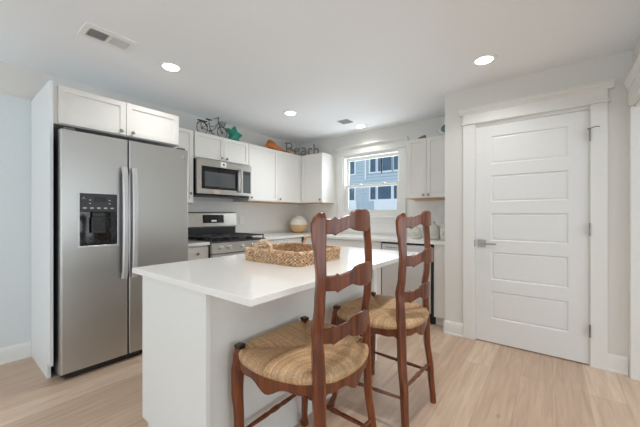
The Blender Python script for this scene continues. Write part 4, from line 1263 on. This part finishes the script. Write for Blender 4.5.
MB().box(-0.005, 0.56, -0.012, 0.012, 0.0, 0.004).build('base_strip', 'letters', bw)

# things on the right wall cabinet
dr = thing('driftwood_piece', 'small grey driftwood piece on top of the right wall cabinet', 'ornament', (3.665, 1.265, 2.1255))
rings = []
for (t, hy, hz, dx) in ((-0.055, 0.006, 0.005, 0.008), (-0.035, 0.016, 0.013, 0.004), (-0.01, 0.02, 0.018, 0.0), (0.02, 0.022, 0.022, -0.003), (0.045, 0.02, 0.024, 0.0), (0.052, 0.012, 0.016, 0.002)):
    rings.append([(dx + hy * math.cos(2 * PI * k / 9) * (1 + 0.15 * math.sin(5 * k)), -t, 0.0005 + max(0, hz + hz * math.sin(2 * PI * k / 9))) for k in range(9)])
MB().sweep(rings).build('wood_piece', 'drift', dr, 40)
pl = thing('glass_float', 'teal glass disc in a white ring leaning on the right wall cabinet', 'ornament', (3.70, 0.985, 2.1255), 0.0)
mR = Matrix.Translation((0.0, 0, 0.098)) @ Matrix.Rotation(0.38, 4, 'Y') 
t_ = MB().lathe([(0.070, -0.012), (0.078, -0.02), (0.092, -0.016), (0.098, 0.0), (0.092, 0.014), (0.07, 0.012)], 0, 0, 0, 36, 'x')
t_.v = [tuple(mR @ Vector(v)) for v in t_.v]; zmin = min(v[2] for v in t_.v); t_.v = [(v[0], v[1], v[2] - zmin) for v in t_.v]
t_.build('ring', 'ring', pl, 50)
t_ = MB().lathe([(0.002, -0.024), (0.03, -0.022), (0.055, -0.014), (0.069, -0.004), (0.069, 0.006), (0.03, 0.01)], 0, 0, 0, 36, 'x')
t_.v = [tuple(mR @ Vector(v)) for v in t_.v]; t_.v = [(v[0], v[1], v[2] - zmin) for v in t_.v]
t_.build('glass', 'float', pl, 50)

# ------------------------------------------------------------------ the neighbouring house seen through the window
HX = 24.0
hs = thing('neighbour_house', 'blue-grey sided house with white window trim outside the kitchen window', 'house', (HX, 12.5, 0))
sid = MB()
zz = -3.0
while zz < 9.5:
    sid.prism([(0.0, zz), (0.035, zz), (0.035, zz + 0.20), (0.018, zz + 0.20)] if False else [(-0.035, zz), (0.2, zz), (0.2, zz + 0.28), (0.02, zz + 0.28)], 'y', -9.0, 9.0)
    zz += 0.28
sid.build('siding', 'siding', hs, smooth=0)
def hwin(y0, y1, z0, z1):
    y0 -= 12.5; y1 -= 12.5
    f_ = MB(); t = 0.13
    f_.holed(y0 - t, y1 + t, z0 - t, z1 + t, y0, y1, z0, z1, -0.09, 0.0)
    f_.v = [(v[1], v[0], v[2]) for v in f_.v]
    o = f_.build('window', 'out_white', hs, smooth=0)
    MB().box(-0.05, -0.036, y0, y1, z0, z1).build('pane', 'out_glass', o, smooth=0)
for (z0, z1) in ((5.02, 6.30), (2.58, 3.80)):
    hwin(14.50, 15.55, z0, z1)
    hwin(12.32, 12.85, z0, z1)
    hwin(11.82 if z0 > 4 else 10.86, 12.10, z0, z1)
    if z0 > 4: hwin(10.80, 11.68, z0, z1)
    hwin(9.3, 10.62, z0, z1)
band = MB()
band.box(-0.12, -0.036, -6.0, -0.05, 1.45, 2.45); band.box(-0.12, -0.036, 1.75, 6, 1.45, 2.45)
band.build('balcony_front', 'out_white', hs, smooth=0)
MB().box(-0.10, -0.036, 0.76, 0.90, 4.4, 7.2).build('corner_board', 'out_white', hs, smooth=0)
gd = MB().box(XW + 0.3, 60, -30, 50, -3.1, -3.0); tag(gd.build('ground', 'ground'), 'ground outside the house', 'ground', kind='structure')
